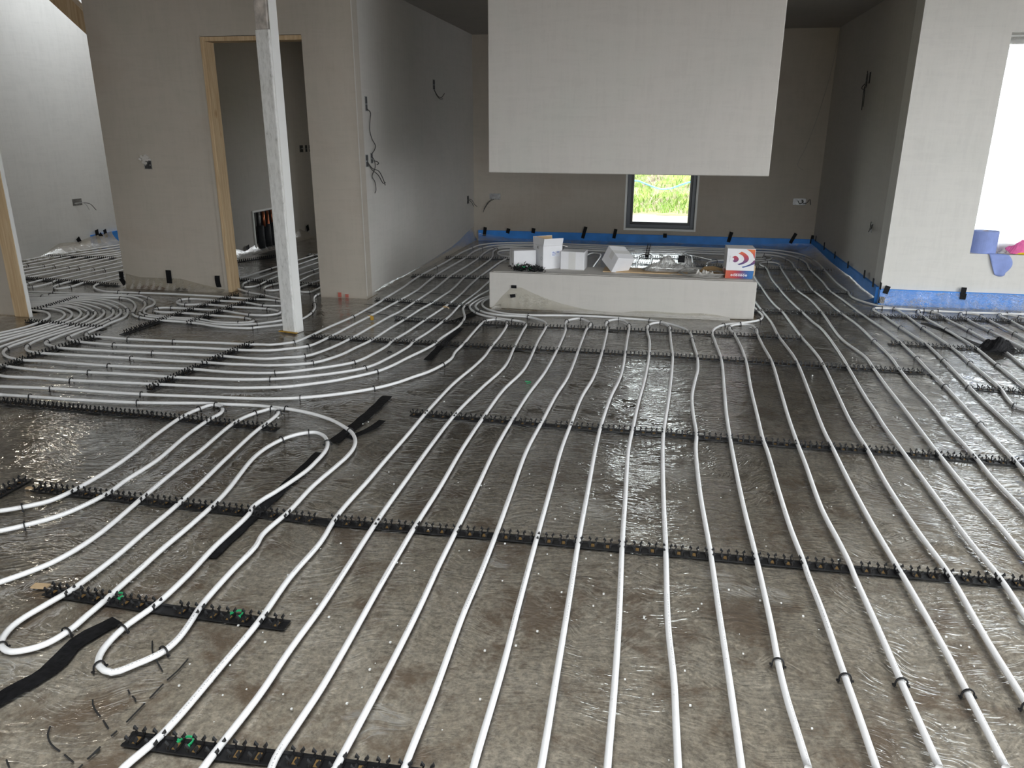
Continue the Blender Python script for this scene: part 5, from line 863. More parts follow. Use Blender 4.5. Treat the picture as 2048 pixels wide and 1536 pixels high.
LX = ('x', -2.42, 1)
backbox(LX, 6.24, 1.56, .05, .115, 'narrow upper box feeding the wavy cable on the recess wall', [([(.01, .002, -.04), (.05, .012, -.06), (.06, .012, -.075), (.035, .014, -.12), (.02, .012, -.20), (.06, .012, -.27), (.13, .014, -.33), (.10, .014, -.36), (.035, .012, -.40), (.09, .014, -.45), (.095, .014, -.50), (.02, .012, -.57), (.075, .014, -.62), (.085, .014, -.69), (.07, .01, -.71)], 'cable')])
backbox(LX, 6.19, 1.117, .06, .10, 'lower left box with long cable tails on the recess wall', [([(.01, .002, -.01), (.06, .02, -.06), (.16, .04, -.09), (.23, .05, -.16), (.27, .05, -.21)], 'cable'), ([(.01, .002, -.015), (.05, .02, -.07), (.14, .04, -.12), (.22, .05, -.19), (.28, .05, -.19)], 'cable')])
backbox(LX, 6.30, 1.135, .05, .085, 'lower right box with a short cable hook on the recess wall', [([(.0, .002, -.02), (.05, .03, -.03), (.08, .03, -.045), (.05, .025, -.055)], 'cable')])
backbox(LX, 8.18, 1.81, .075, .10, 'high back box with two drooping cables on the left recess wall', [([(.01, .002, -.05), (.05, .02, -.10), (.16, .03, -.12), (.26, .04, -.075)], 'cable'), ([(.0, .002, -.05), (.04, .02, -.105), (.13, .03, -.135), (.19, .04, -.13)], 'cable')])
backbox(LX, 9.55, .535, .09, .10, 'low back box with two tails beside the back corner', [([(.01, .002, .0), (.06, .03, -.03), (.10, .05, -.09)], 'cable'), ([(.01, .002, .01), (.08, .03, -.01), (.15, .05, -.07), (.20, .07, -.10)], 'cable')])
backbox(('y', YB), -2.14, .555, .145, .075, 'double back box on the back wall near the blue strip corner', [([(-.04, .002, -.03), (-.09, .03, -.08), (-.14, .04, -.16)], 'cable'), ([(-.01, .002, -.03), (-.07, .03, -.07), (-.13, .04, -.155), (-.15, .04, -.20)], 'cable')], metal='metal')
backbox(('y', YB), 1.60, .565, .15, .078, 'double back box with coiled wires on the back wall past the window', [([(-.02, .002, .01), (.0, .03, -.02), (.04, .03, .0), (.02, .03, .025), (.04, .03, -.015), (.08, .03, -.01), (.11, .04, .03), (.125, .04, -.03)], 'cable')], metal='metal')
RX = ('x', 1.81, -1)
backbox(RX, 8.24, 1.825, .075, .115, 'high double back box with tangled tails on the shaded recess wall', [([(.0, .002, -.02), (.10, .03, -.06), (.16, .04, -.12), (.18, .04, -.24)], 'cable'), ([(.01, .002, -.03), (.08, .03, -.07), (.12, .04, -.13), (.14, .04, -.27)], 'cable'), ([(-.05, .002, -.03), (-.02, .03, -.06), (.08, .04, -.085), (.19, .04, -.07), (.25, .05, -.03)], 'cable'), ([(.0, .002, -.05), (.11, .03, -.045), (.19, .04, -.02), (.19, .04, .02), (.16, .04, .07)], 'cable')])
b = MB()
tt = thing('back_box', 'slim box at the right of the high double box, shaded recess wall', 'back box', group='metal back boxes with loose cables'); tt.matrix_world = Matrix.Translation((1.81, 8.13, 1.84)) @ Matrix.Rotation(-PI/2, 4, 'Z')
b.box(-.022, .022, -.003, .001, -.05, .05); b.build('rim', M['metal_dark'], tt)
backbox(RX, 7.30, .565, .075, .09, 'low back box with a bent tail on the shaded recess wall', [([(.0, .002, .0), (.08, .03, -.005), (.17, .05, .0), (.33, .08, .05), (.30, .09, -.01)], 'cable'), ([(.0, .002, -.015), (.07, .02, -.015), (.14, .03, .01), (.16, .03, .04)], 'cable'), ([(.0, .002, .0), (.05, .02, .01), (.055, .02, .05)], 'cable')], metal='metal')
RMX = ('x', -4.62, 1)
for i, (y_, w_) in enumerate(((9.56, .10), (9.70, .06), (9.81, .06))):
    backbox(RMX, y_, 1.131, w_, .09, ('widest', 'middle', 'furthest')[i] + ' of three dark switch boxes inside the doorway', [([(.0, .002, .0), (.015, .03, .01), (.0, .03, .02)], 'cable_white')] if i == 0 else [])
# white bell wire down the corner
b = MB(); b.tube(spline([(1.80, 9.855, 2.44), (1.78, 9.85, 2.1), (1.70, 9.855, 1.6), (1.60, 9.855, 1.2), (1.53, 9.855, .98), (1.60, 9.855, .93)], .03), .0022, 5)
tag(b.build('loose_wire', M['cable_grey'], None, True), 'thin pale wire hanging down the back corner of the recess', 'wire')
# pipes in a chase inside the doorway
ch = thing('pipe_chase', 'copper pipes and black lagging in a wall chase inside the doorway', 'pipes', (-4.62, 8.42, 0), (0, 0, PI/2))
b = MB(); b.box(-.23, .25, -.004, .001, .03, .46); b.build('chase', M['metal_dark'], ch)
b = MB(); b.box(-.25, -.225, -.012, .0, .03, .46); b.box(.245, .262, -.010, .0, .03, .46); b.box(-.25, .262, -.010, 0, .455, .475); b.build('plaster_edge', M['bead'], ch)
for i, (x, z0, z1, mt_, r_) in enumerate(((-.13, .04, .30, 'lagging', .045), (.03, .04, .30, 'lagging', .045), (.16, .04, .31, 'lagging', .04), (-.13, .30, .45, 'metal', .014), (-.03, .28, .45, 'copper', .016), (.07, .04, .45, 'copper', .014), (.17, .30, .45, 'copper', .014))):
    b = MB(); b.tube([(x, -.02, z0), (x, -.02, (z0+z1)/2), (x, -.02, z1)], r_, 10); b.build('lagging' if mt_ == 'lagging' else 'pipe', M[mt_], ch, True)
b = MB(); b.tube([(.18, -.03, .16), (.25, -.05, .165), (.30, -.05, .15)], .006, 6); b.build('pipe_bracket', M['black_plastic'], ch)

# ------------------------------------------------------------------ cartons on the hearth
HZ = .2937
def carton(label, loc, rot, w_, d_, h_, seam=None, front_mat='carton', side_mat='carton', tape=None):
    t = thing('carton', label, 'box', loc, rot, 'white cartons on the hearth')
    b = MB(); b.box(-w_/2, w_/2, -d_/2, d_/2, 0, h_); bevel(b.build('body', M[front_mat], t), .003)
    b = MB(); b.box(-w_/2+.001, w_/2-.001, -d_/2+.001, -.0012, h_, h_+.0016); b.box(-w_/2+.001, w_/2-.001, .0012, d_/2-.001, h_, h_+.0016); b.build('lid_flap', M[side_mat], t)
    if tape:
        b = MB(); b.box(-w_/2-.0006, w_/2+.0006, -.022, .022, h_+.0016, h_+.0022); b.box(w_/2, w_/2+.0006, -.022, .022, h_*.55, h_+.0016); b.box(-w_/2-.0006, -w_/2, -.022, .022, h_*.55, h_+.0016); b.build('packing_tape', M['box_tape'], t)
    return t
t = carton('closed white carton at the hearth end beside black clips', (-1.105, 6.16, HZ), (0, 0, .40), .185, .17, .146, tape=True)
b = MB()
for i in range(4): b.box(-.0935, -.0926, -.06+i*.012, -.053+i*.012, .028, .040)
b.build('print_mark', M['print_grey'], t)
# tall opened carton
tb = thing('carton', 'tall opened white carton marked 41 with its flaps up', 'box', (-.905, 6.20, HZ), (0, 0, .63), 'white cartons on the hearth')
s_ = .087; H_ = .185
b = MB()
b.box(-s_, s_, -s_, -s_+.004, 0, H_); b.box(-s_, s_, s_-.004, s_, 0, H_); b.box(-s_, -s_+.004, -s_+.004, s_-.004, 0, H_); b.box(s_-.004, s_, -s_+.004, s_-.004, 0, H_); b.box(-s_+.004, s_-.004, -s_+.004, s_-.004, 0, .004)
b.build('body', M['carton'], tb)
b = MB(); b.box(-s_+.0045, s_-.0045, s_-.0075, s_-.0045, .006, H_); b.box(-s_+.0045, -s_+.0075, -s_+.008, s_-.008, .006, H_); b.build('lining', M['kraft'], tb)
def flap(x0, x1, hgt, T, mats=('carton', 'kraft')):
    q = MB(); q.box(x0, x1, 0, .003, .001, hgt, 0, T); o = q.build('flap', M['carton'], tb)
    q = MB(); q.box(x0+.002, x1-.002, .0031, .0045, .003, hgt-.002, 0, T); q.build('flap_lining', M['kraft'], o)
flap(-s_, s_, .062, Matrix.Translation((0, -s_, H_)) @ Matrix.Rotation(.30, 4, 'X'))
flap(-s_, s_, .060, Matrix.Translation((-s_, 0, H_)) @ Matrix.Rotation(-PI/2, 4, 'Z') @ Matrix.Rotation(-.10, 4, 'X'))
flap(-s_, s_, .055, Matrix.Translation((s_, 0, H_)) @ Matrix.Rotation(PI/2, 4, 'Z') @ Matrix.Rotation(1.9, 4, 'X'))
flap(-s_, s_, .060, Matrix.Translation((0, s_, H_)) @ Matrix.Rotation(PI, 4, 'Z') @ Matrix.Rotation(.15, 4, 'X'))
def text_part(txt, size, Mx, mat_, parent, name='print', align='CENTER', depth=.0004):
    cu = bpy.data.curves.new(name, 'FONT'); cu.body = txt; cu.size = size; cu.align_x = align; cu.align_y = 'CENTER'; cu.extrude = depth
    o0 = bpy.data.objects.new('tmp', cu); C.objects.link(o0)
    bpy.context.view_layer.update()
    me = bpy.data.meshes.new_from_object(o0.evaluated_get(bpy.context.evaluated_depsgraph_get())); bpy.data.objects.remove(o0)
    me.materials.clear(); me.materials.append(mat_)
    o = bpy.data.objects.new(name, me); C.objects.link(o); o.parent = parent; o.matrix_local = Mx; return o
FY = Matrix.Rotation(PI/2, 4, 'X')                       # text plane facing -Y
FX = Matrix.Rotation(-PI/2, 4, 'Z') @ FY                 # facing -X
text_part('41', .036, Matrix.Translation((-s_-.0008, .002, .165)) @ FX, M['print_black'], tb)
def ring(cx_, cz_, r_, y_, q, T, n=20, wd=.0022, a0=0, a1=2*PI):
    for i in range(n):
        A, B_ = a0+(a1-a0)*i/n, a0+(a1-a0)*(i+1)/n
        q.prism([(cx_+math.cos(A)*(r_-wd), cz_+math.sin(A)*(r_-wd)), (cx_+math.cos(A)*r_, cz_+math.sin(A)*r_), (cx_+math.cos(B_)*r_, cz_+math.sin(B_)*r_), (cx_+math.cos(B_)*(r_-wd), cz_+math.sin(B_)*(r_-wd))], y_-.0005, y_, 0, T)
TX = Matrix.Translation((-s_-.0003, 0, 0)) @ Matrix.Rotation(-PI/2, 4, 'Z')
q = MB(); ring(.058, .085, .015, 0, q, TX)
for k_ in range(3):
    a = PI/2+k_*2*PI/3; q.prism([(.058+math.cos(a)*.003, .085+math.sin(a)*.003), (.058+math.cos(a-.15)*.013, .085+math.sin(a-.15)*.013), (.058+math.cos(a+.15)*.013, .085+math.sin(a+.15)*.013)], -.0005, 0, 0, TX)
q.build('symbol', M['print_grey'], tb)
q = MB()                                                # recycling triangle of three bent arrows
for k_ in range(3):
    R_ = Matrix.Translation((-.068, 0, .100)) @ Matrix.Rotation(k_*2*PI/3, 4, 'Y')
    q.prism([(-.012, -.010), (.006, -.010), (.006, -.013), (.013, -.0085), (.006, -.003), (.006, -.0065), (-.010, -.0065)], -.0005, 0, 0, TX @ R_)
q.build('symbol', M['print_black'], tb)
b = MB(); b.box(-.012, .066, -s_-.0007, -s_, .098, .142); b.build('label', M['label_paper'], tb)
b = MB()
for x0, x1, z in ((-.006, .022, .128), (-.006, .03, .117), (-.004, .018, .106), (.036, .060, .134), (.036, .056, .128)): b.box(x0, x1, -s_-.0012, -s_-.0007, z, z+.0035)
b.box(.002, .007, -s_-.0012, -s_-.0007, .132, .138); b.build('label_print', M['print_blue'], tb)
# third and fourth cartons
t = carton('white carton lying on its side beside the leaning carton', (-.685, 6.19, HZ), (0, 0, -.06), .192, .175, .144)
b = MB(); b.box(-.030, .026, -.0882, -.0876, .004, .142); b.build('packing_tape', M['box_tape'], t)
b = MB(); b.box(-.095, .095, -.089, -.0876, .0, .006); b.build('flap_gap', M['carton_grey'], t)
t = carton('white carton tipped forward on its edge, seam of tape on top', (-.355, 6.150, HZ+.035), (.50, .12, .72), .165, .165, .135, side_mat='carton', tape=True)
# ------------------------------------------------------------------ printed carton with arcs
W_, D_, Hc = .206, .20, .226
gx_, gy_, gz_ = .5975, 6.10, HZ
pc = thing('printed_carton', 'white carton with red and blue arcs and a coloured bottom band', 'box', (gx_, gy_, gz_), (0, 0, 0.03))
b = MB(); b.box(-W_/2, W_/2, -D_/2, D_/2, .060, Hc); bevel(b.build('body', M['carton'], pc), .002)
arcm = grad_mat('arc_gradient', 2, [(0.0, (.01, .10, .38)), (.2, (.012, .02, .16)), (.42, (.16, .01, .10)), (.62, (.42, .012, .03)), (.85, (.62, .10, .02)), (1.0, (.66, .16, .02))], .075, .222)
bandm = grad_mat('band_gradient', 0, [(0.0, (.50, .09, .03)), (.3, (.46, .02, .02)), (.5, (.22, .01, .06)), (.68, (.03, .05, .22)), (.85, (.0, .11, .36)), (1, (.0, .13, .40))], -W_/2, W_/2)
b = MB(); b.prism([(-W_/2-.002, 0), (W_/2-.006, 0), (W_/2, .060), (-W_/2, .060)], -D_/2, D_/2); b.build('bottom_band', bandm, pc)
def uvp(px, py): return (-W_/2 + (px-467)/(1545-467)*W_, Hc - (py-165)/(1350-165)*Hc)
def decal(poly, mt_, name='printed_arc', y0=.0006, y1=.0):
    q = MB(); q.prism([uvp(*p) for p in poly], -D_/2-y0, -D_/2-y1); return q.build(name, mt_, pc)
def quadstrip(outer, inner, mt_):
    q = MB()
    n = max(len(outer), len(inner))
    def res(P):
        V = spline([(p[0], p[1], 0) for p in P], 6); ln = [0]
        for a, c in zip(V, V[1:]): ln.append(ln[-1]+(c-a).length)
        out = []
        for i in range(25):
            s0 = ln[-1]*i/24; j = max(k for k in range(len(ln)) if ln[k] <= s0+1e-6); j = min(j, len(V)-2)
            out.append(V[j].lerp(V[j+1], (s0-ln[j])/max(1e-6, ln[j+1]-ln[j])))
        return [uvp(v.x, v.y) for v in out]
    A, B_ = res(outer), res(inner)
    for i in range(24): q.prism([A[i], A[i+1], B_[i+1], B_[i]], -D_/2-.0006, -D_/2)
    return q.build('printed_arc', mt_, pc)
quadstrip([(660, 520), (775, 450), (870, 490), (922, 575), (890, 665), (770, 705), (690, 650)], [(660, 520), (715, 530), (740, 560), (742, 590), (735, 620), (715, 640), (690, 650)], arcm)
quadstrip([(1010, 282), (1110, 320), (1200, 380), (1275, 455), (1310, 550), (1290, 635), (1220, 705), (1110, 765), (960, 815)], [(890, 360), (990, 400), (1075, 455), (1122, 525), (1130, 595), (1090, 675), (1010, 730), (950, 755), (880, 770)], arcm)
quadstrip([(1525, 190), (1530, 300), (1530, 400), (1530, 500), (1528, 560)], [(1175, 188), (1280, 235), (1375, 305), (1455, 395), (1505, 520)], arcm)
quadstrip([(1500, 620), (1440, 700), (1350, 772), (1210, 838), (1062, 880)], [(1541, 600), (1541, 745), (1400, 820), (1270, 872), (1112, 916)], arcm)
b = MB()
for i, x in enumerate((705, 808, 895, 990, 1075, 1170, 1265)):
    cx_, cz_ = uvp(x, 1222); n = 14 if i not in (1, 3) else 4; r_ = .0078 if n == 14 else .0095; a0 = 0 if n == 14 else PI/4
    b.prism([(cx_+math.cos(a0+2*PI*k/n)*r_, cz_+math.sin(a0+2*PI*k/n)*r_) for k in range(n)], -D_/2-.0008, -D_/2)
b.build('icons', M['carton'], pc)
b = MB()
for i, x in enumerate((705, 808, 895, 990, 1075, 1170, 1265)):
    cx_, cz_ = uvp(x, 1222); b.prism([(cx_+math.cos(2*PI*k/8)*.0036, cz_+math.sin(2*PI*k/8)*.0036*(1 if i % 2 else .7)) for k in range(8)], -D_/2-.0012, -D_/2-.0008)
b.build('icon_marks', bandm, pc)
b = MB(); xa, za = uvp(785, 1157); xb, _ = uvp(1225, 1157)
x = xa
while x < xb: ww = rnd.uniform(.002, .006); b.box(x, x+ww, -D_/2-.0008, -D_/2, za-.0012, za+.0012); x += ww+.0012
xv, z0 = uvp(585, 690); _, z1 = uvp(585, 460); z = z0
b.build('small_print', M['label_paper'], pc)
b = MB()
while z < z1: ww = rnd.uniform(.002, .005); b.box(xv-.001, xv+.001, -D_/2-.0006, -D_/2, z, z+ww); z += ww+.0012
b.build('side_print', M['print_grey'], pc)
b = MB(); b.box(-.012, .012, -.05, .05, 0, .075)
o = bevel(b.build('card_offcut', M['kraft']), .002); o.location = (.716, 6.20, HZ); o.rotation_euler = (0, 0, .05); tag(o, 'small brown card offcut standing behind the printed carton', 'card')

# ------------------------------------------------------------------ clutter on the hearth
b = MB(); g = MB()
for i in range(150):
    cx_ = rnd.choice((-1.105, -1.06, -.985, -.95)) + rnd.gauss(0, .032); cy_ = 5.965 + rnd.gauss(0, .022); cz_ = HZ + .010 + abs(rnd.gauss(0, .018))
    T = Matrix.Translation((cx_, max(cy_, 5.92), cz_)) @ Matrix.Rotation(rnd.uniform(0, 6.3), 4, 'Z') @ Matrix.Rotation(rnd.uniform(0, 3), 4, 'X') @ Matrix.Rotation(rnd.uniform(-1, 1), 4, 'Y')
    pts = [T @ Vector(p) for p in ((-.011, 0, -.014), (-.011, 0, 0), (-.006, 0, .009), (.006, 0, .009), (.011, 0, 0), (.011, 0, -.014))]
    for p in pts: p.z = max(p.z, HZ+.004)
    (g if i % 17 == 0 else b).tube(pts, .0028, 5)
cl = thing('clip_heap', 'tangled heap of black staples with green ones on the hearth', 'clips', (0, 0, 0))
o = b.build('black_clips', M['black_plastic'], cl); o['kind'] = 'stuff'
o = g.build('green_clips', M['green_plastic'], cl); o['kind'] = 'stuff'
# crumpled film
def crumple(name, cx_, cy_, z0, rx, ry, rz, seed, mat_, label, cat, n=26, parent=None):
    r_ = random.Random(seed); q = MB(); ph = [r_.uniform(0, 6.3) for _ in range(12)]
    v = []
    for j in range(n+1):
        for i in range(n+1):
            u, t = i/n*2-1, j/n*2-1
            d = math.hypot(u, t)
            h = max(0, 1-d**2)*(.55+.45*math.sin(u*5+ph[0])*math.sin(t*4+ph[1])) + .22*abs(math.sin(u*9+t*7+ph[2]))*max(0, 1-d) + .10*abs(math.sin(u*15-t*13+ph[3]))*max(0, 1.1-d)
            k = 1/max(1, d/ (1+.12*math.sin(math.atan2(t, u)*5+ph[4])))
            v.append((cx_+u*rx*k, cy_+t*ry*k, z0+rz*max(0, h)+.001))
    q.add(v, [(j*(n+1)+i, j*(n+1)+i+1, (j+1)*(n+1)+i+1, (j+1)*(n+1)+i) for j in range(n) for i in range(n)])
    o = q.build(name, mat_, parent, False)
    if parent is None: tag(o, label, cat)
    return o
cf = thing('crumpled_film', 'crumpled clear film with a black tape square on the hearth', 'film', (0, 0, 0))
crumple('film', .055, 6.20, HZ+.009, .20, .085, .10, 4, M['film_bag'], '', '', parent=cf)
crumple('film', .20, 6.25, HZ+.009, .10, .07, .12, 9, M['film_bag'], '', '', parent=cf)
b = MB(); b.box(-.026, .026, -.0006, .0006, -.028, .028); o = b.build('tape_square', M['black_tape'], cf); o.location = (.165, 6.155, .405); o.rotation_euler = (-.35, .06, 0)
# coil of cable with scrap plastic
co_ = thing('cable_coil', 'coil of pale cable around scrap plastic at the hearth edge', 'cable', (.335, 6.075, HZ))
for k_ in range(5):
    rr = .150 + k_*.004; P = []
    for i in range(41):
        a = 2*PI*i/40; P.append((rr*math.cos(a)*(1.05+.02*k_), rr*.62*math.sin(a), .006+.004*k_ + .008*math.sin(a*2+k_) + .012*max(0, math.sin(a))))
    b = MB(); b.tube(P, .0032, 6); b.build('cable', M['cable_grey'], co_, True)
b = MB(); b.tube(spline([(-.15, .01, .006), (-.22, -.02, .006), (-.25, -.04, .005)], .02), .0032, 6); b.build('cable', M['cable_grey'], co_, True)
for k_, (x, y_, sx, sz) in enumerate(((-.035, -.02, .035, .045), (.02, .0, .04, .05), (.06, -.02, .03, .035))):
    o = crumple('scrap', x, y_, .004, sx, .03, sz, 20+k_, M['scrap_paper'], '', '', n=10, parent=co_)
b = MB(); b.prism([(-.10, 0), (.10, 0), (.09, .045), (.02, .062), (-.05, .055)], .085, .094); o = b.build('rusty_offcut', M['glue'], co_); o.location = (.06, 0, .0)
# ------------------------------------------------------------------ window sill things
rr_ = thing('paper_roll', 'blue paper roll standing on the sill with a loose tail', 'paper roll', (2.555, 6.82, WZ0))
b = MB(); R0, R1_ = .026, .098; n = 40
v = []; 
for z in (0, .172):
    for r_ in (R0, R1_):
        for i in range(n): v.append((r_*math.cos(2*PI*i/n), r_*math.sin(2*PI*i/n), z))
f = []
for i in range(n):
    j = (i+1) % n
    f += [(i, j, 2*n+j, 2*n+i), (n+i, 3*n+i, 3*n+j, n+j), (2*n+i, 2*n+j, 3*n+j, 3*n+i), (i, n+i, n+j, j)]
b.add(v, f); b.build('roll', M['blue_paper'], rr_)
b = MB()
for i in range(n):
    j = (i+1) % n
ring_v = [(.0258*math.cos(2*PI*i/n), .0258*math.sin(2*PI*i/n), z) for z in (.001, .171) for i in range(n)] + [(.022*math.cos(2*PI*i/n), .022*math.sin(2*PI*i/n), z) for z in (.001, .171) for i in range(n)]
b.add(ring_v, [(i, (i+1) % n, n+(i+1) % n, n+i) for i in range(n)] + [(2*n+i, 3*n+i, 3*n+(i+1) % n, 2*n+(i+1) % n) for i in range(n)] + [(n+i, n+(i+1) % n, 3*n+(i+1) % n, 3*n+i) for i in range(n)])
b.build('core', M['kraft'], rr_)
b = MB(); nxs, nzs = 10, 12; v = []
for j in range(nzs+1):
    t = j/nzs
    for i in range(nxs+1):
        s = i/nxs
        xl = .0 + .05*t + .03*t*t; xr = .095 + .11*math.sin(min(1, t*1.1)*PI*.75)*1.0 - .02*t
        x = xl + (xr-xl)*s
        if t < .25: y_ = -.094 - .025*t/.25*1.0 + .01*s; z = .004 - .004*t
        else: y_ = -.119 - .012*math.sin(s*6+t*3)*(t-.25) - .004; z = .001 - (t-.25)*.21 - .02*math.sin(s*3)*(t-.25)
        v.append((x, y_, z))
b.add(v, [(j*(nxs+1)+i, j*(nxs+1)+i+1, (j+1)*(nxs+1)+i+1, (j+1)*(nxs+1)+i) for j in range(nzs) for i in range(nxs)])
o = b.build('loose_tail', M['blue_paper'], rr_, True); sd_ = o.modifiers.new('thickness', 'SOLIDIFY'); sd_.thickness = .0012
o = crumple('pink_cloth', 2.86, 6.81, WZ0+.004, .16, .075, .13, 31, M['pink_cloth'], 'crumpled pink cloth on the sill beside the blue paper roll', 'cloth', 30)
o = crumple('yellow_cloth', 2.90, 6.755, WZ0+.002, .13, .035, .050, 37, M['yellow_cloth'], 'yellow cloth poking out under the pink cloth', 'cloth', 22)
o = crumple('film_scrap', 2.70, 6.77, WZ0+.002, .05, .03, .04, 41, M['film_bag'], 'scrap of clear film between paper roll and pink cloth', 'film', 14)
# ------------------------------------------------------------------ lamp on the stud
lm = thing('site_lamp', 'dazzling work lamp fixed to the top of the timber stud', 'lamp', (-4.715, 4.80, 1.225))
b = MB(); b.box(-.075, .065, .0, .042, -.035, .065); bevel(b.build('housing', M['lamp_body'], lm), .006)
b = MB(); b.box(-.070, .060, -.006, -.0005, -.030, .058); b.build('lens', M['lamp_glow'], lm)
b = MB(); b.box(-.02, .02, .042, .049, -.02, .03); b.build('bracket', M['lamp_body'], lm)
ld = bpy.data.lights.new('site_lamp_light', 'AREA'); ld.shape = 'RECTANGLE'; ld.size = .13; ld.size_y = .09; ld.energy = 1.5; ld.color = (1.0, .90, .74)
lo = bpy.data.objects.new('site_lamp_light', ld); C.objects.link(lo); lo.location = (0, -.012, .012); lo.rotation_euler = (PI/2 - .25, 0, PI); lo.parent = lm
# ------------------------------------------------------------------ small things on the floor
o = crumple('black_wrap', 2.19, 5.30, .018, .115, .075, .085, 51, M['black_tape'], 'crumpled black wrap caught on a rail below the sill', 'wrap', 24)
b = MB(); T = Matrix.Translation((1.69, 3.58, .005)); R0 = .09
b.tube([(1.805, 3.66, .005), (1.805, 3.66, .09), (1.805, 3.66, .18)], .085, 28)
tag(b.build('edge_strip_roll', M['blue_foam'], None, True), 'blue roll of edge strip standing at the frame edge on the shiny film', 'roll')
b = MB(); P = [(-1.985, 5.78, .012), (-2.0, 5.80, .02), (-1.99, 5.82, .012)]
b = MB(); b.tube([(.022*math.cos(a), .010*math.sin(a), .014+.012*math.sin(a*.5)) for a in [PI*1.5*i/12 for i in range(13)]], .005, 6)
o = b.build('tape_ring', M['kraft']); o.location = (-1.64, 5.72, 0.006); tag(o, 'orange tape ring lying between curved runs by the hearth', 'tape')
b = MB(); b.box(-.012, .012, -.004, .004, 0.004, .034); b.box(-.03, .0, -.004, .004, .034, .038)
o = b.build('tape_scrap', M['yellow_tape']); o.location = (-2.09, 5.28, 0); tag(o, 'yellow tape scrap standing on the film past the post', 'tape')
b = MB(); b.box(-.05, .0, -.012, .012, 0.0045, .010)
o = b.build('wood_chip', M['kraft']); o.location = (-1.795, 1.735, 0); o.rotation_euler = (0, 0, .1); tag(o, 'short brown wood chip at the end of the short clip rail', 'wood')
b = MB(); b.box(-.03, .0, -.008, .008, 0.0045, .009)
o = b.build('wood_chip', M['kraft']); o.location = (-2.37, 2.32, 0); o.rotation_euler = (0, 0, .1); tag(o, 'tiny brown chip at the end of the longest clip rail', 'wood')
def loose(x, y_, rz, mt_, label, g_=None, flat=True):
    o = bpy.data.objects.new('loose_staple', staple_mesh if mt_ == 'black' else green_mesh); C.objects.link(o)
    o.location = (x, y_, .0085); o.rotation_euler = (0, PI/2 if flat else 0, rz); tag(o, label, 'staple', 'loose staples on the floor')
gm_ = staple_mesh.copy(); gm_.materials.clear(); gm_.materials.append(M['green_plastic']); green_mesh = gm_
for x, y_, rz, mt_, lb in LOOSE: loose(x, y_, rz, mt_, lb)
b = MB()
for i in range(170):
    x = rnd.uniform(-1.2, 1.0); y_ = rnd.uniform(1.1, 2.9); s = rnd.uniform(.0012, .0028); b.box(x-s, x+s, y_-s, y_+s, .0035, .0035+s*1.3, 0)
for i in range(40):
    x = rnd.uniform(-3, 1.6); y_ = rnd.uniform(2.6, 5.4); s = rnd.uniform(.002, .004); b.box(x-s, x+s, y_-s, y_+s, .0035, .0035+s*1.3, 0)
o = b.build('white_grit', M['white_bits']); tag(o, 'scattered white grains of polystyrene on the film', 'grit'); o['kind'] = 'stuff'
# rubble line on the far floor edge and under the doorway wall
b = MB()
for i in range(60):
    x = -6.70 + abs(rnd.gauss(0, .07)); y_ = rnd.uniform(7.0, 8.1); s = rnd.uniform(.006, .018)
    b.box(x-s, x+s, y_-s, y_+s, .003, .003+s*1.2, 0)
o = b.build('rubble', M['plaster_grey']); tag(o, 'plaster crumbs along the foot of the bright wall', 'rubble'); o['kind'] = 'stuff'
for i, (x0, x1, h_) in enumerate(((-4.62, -4.30, .034), (-4.22, -4.10, .022))):
    b = MB(); k = 14
    v = []
    for j in range(k+1):
        x = x0+(x1-x0)*j/k; hh_ = h_*(.7+.3*math.sin(j*1.9))*(math.sin(PI*j/k)**.4 if 0 < j < k else .2)
        v += [(x, 6.029, .002), (x, 6.029, .002+hh_), (x, 6.010, .002+hh_*.8), (x, 6.002, .002)]
    b.add(v, [(j*4+a, j*4+(a+1) % 4, j*4+4+(a+1) % 4, j*4+4+a) for j in range(k) for a in range(4)])
    o = b.build('brick_edge', plain('exposed_brick_%d' % i, (.24, .15, .11) if i == 0 else (.03, .03, .03), .9, noise=.4, scale=25)); tag(o, ('reddish masonry showing under the doorway wall edge', 'dark rubble lump under the doorway wall')[i], 'masonry')
for i, (x, y_) in enumerate(((-2.60, 6.022), (-2.665, 6.022))):
    b = MB(); b.box(-.014, .014, -.001, .006, .002, .030+.012*i); o = b.build('paint_mark', M['red_paint']); o.location = (x, y_, 0); tag(o, ('thin', 'broad')[i] + ' red marker smear at the foot of the doorway reveal', 'mark')

# ------------------------------------------------------------------ outside the small window
nx_, ny_ = 70, 60; v = []
for j in range(ny_+1):
    for i in range(nx_+1):
        x = -30 + 60*i/nx_ if not 10 <= i <= 60 else -30 + 60*i/nx_
        y_ = 10.4 + 22*(j/ny_)**1.2; t = min(1, max(0, (y_-14.8)/4.2))
        z = -.12 + .95*t*t*(3-2*t)*(.75+.3*math.sin(x*.5+1)) + .05*math.sin(x*3.1+y_*2)*t + .04*math.sin(x*7.3-y_*4.1)*t
        v.append((x, y_, z))
b = MB(); b.add(v, [(j*(nx_+1)+i, j*(nx_+1)+i+1, (j+1)*(nx_+1)+i+1, (j+1)*(nx_+1)+i) for j in range(ny_) for i in range(nx_)])
o = b.build('ground_outside', M['ground'], None, True); struct(o)
b = MB(); b.box(-60, 60, -60, -4.4, -.3, -.14); b.box(5.3, 60, -4.4, 10.4, -.3, -.14); b.box(-60, -7.1, -4.4, 10.4, -.3, -.14); struct(b.build('ground_around', M['ground']))
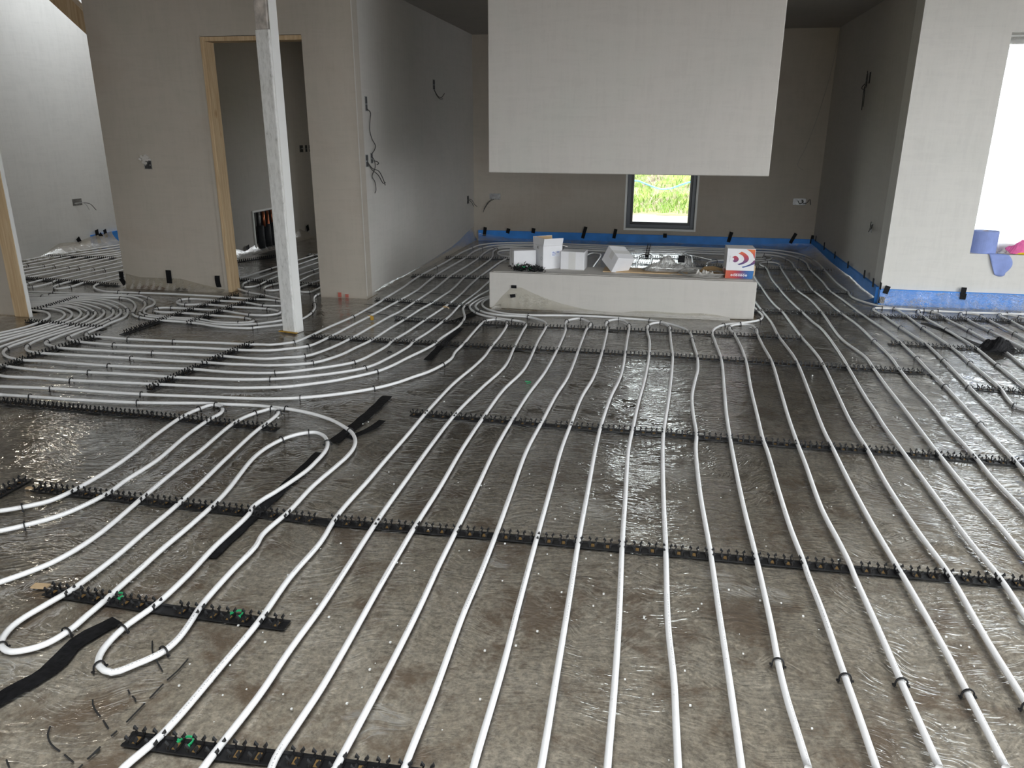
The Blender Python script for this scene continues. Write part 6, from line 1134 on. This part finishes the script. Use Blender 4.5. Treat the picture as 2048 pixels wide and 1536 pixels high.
def blades(name, n, xr, yr, hr, mat_, label, wd, lean=.4):
    q = MB()
    for i in range(n):
        x = rnd.uniform(*xr); y_ = rnd.uniform(*yr); t = min(1, max(0, (y_-14.8)/4.2)); z = -.13 + .95*t*t*(3-2*t)*(.75+.3*math.sin(x*.5+1))
        h_ = rnd.uniform(*hr); a = rnd.uniform(0, 6.3); lx, ly = rnd.gauss(0, lean)*h_, rnd.gauss(0, lean)*h_
        dx, dy = math.cos(a)*wd, math.sin(a)*wd
        q.add([(x-dx, y_-dy, z), (x+dx, y_+dy, z), (x+lx*.4+dx*.7, y_+ly*.4+dy*.7, z+h_*.6), (x+lx*.4-dx*.7, y_+ly*.4-dy*.7, z+h_*.6), (x+lx, y_+ly, z+h_)], [(0, 1, 2, 3), (3, 2, 4)])
    o = q.build(name, mat_); tag(o, label, 'grass'); o['kind'] = 'stuff'
blades('grass', 2600, (-1.8, 2.4), (15.0, 19.5), (.05, .20), M['grass'], 'rough sunlit grass on the bank outside the small window', .012)
blades('dry_grass', 1700, (-2.2, 2.0), (14.9, 18.5), (.04, .16), M['reed'], 'dry stalks among the grass on the bank outside', .010, .7)
blades('reeds', 420, (-3.0, 1.0), (19.5, 22.5), (.5, 1.3), M['reed'], 'tall pale reeds at the top of the bank outside', .022, .15)
for i, (x, y_, r_) in enumerate(((.35, 20.2, .42), (-1.5, 20.8, .40))):
    b = MB()
    for k in range(260):
        a, c_ = rnd.uniform(0, 6.3), rnd.uniform(-1, 1); d = r_*rnd.uniform(.4, 1)
        p = Vector((x+d*math.cos(a)*math.sqrt(1-c_*c_), y_+d*math.sin(a)*math.sqrt(1-c_*c_), .95+d*c_*.8)); u = Vector((rnd.gauss(0, 1), rnd.gauss(0, 1), rnd.gauss(0, 1))).normalized()*.05; w_ = u.cross(Vector((0, 0, 1)))
        b.add([p-u, p+w_*.6, p+u, p-w_*.6], [(0, 1, 2, 3)])
    o = b.build('shrub', M['shrub']); tag(o, ('dark leafy shrub behind the reeds', 'small dark shrub at the left of the reeds')[i], 'shrub')
b = MB(); b.tube(spline([(-2.2, 13.6, .5), (-1.2, 13.3, .60)] + [(x, 13.0, z) for x, z in ((-.528, .594), (-.44, .599), (-.35, .568), (-.238, .527), (-.141, .492), (-.052, .474), (.093, .485), (.199, .523), (.269, .549), (.388, .59))] + [(1.2, 13.2, .75), (2.2, 13.5, .8)], .05), .013, 8)
tag(b.build('water_hose', M['blue_hose'], None, True), 'light blue hose looping across the bank outside the small window', 'hose')
b = MB(); b.box(-.02, 1.0, -.015, .015, 0, .02); o = b.build('plank', M['kraft']); o.location = (-.10, 14.75, -.11); o.rotation_euler = (0, 0, .1); tag(o, 'weathered plank lying at the foot of the bank outside', 'plank')
bpy.context.view_layer.update()
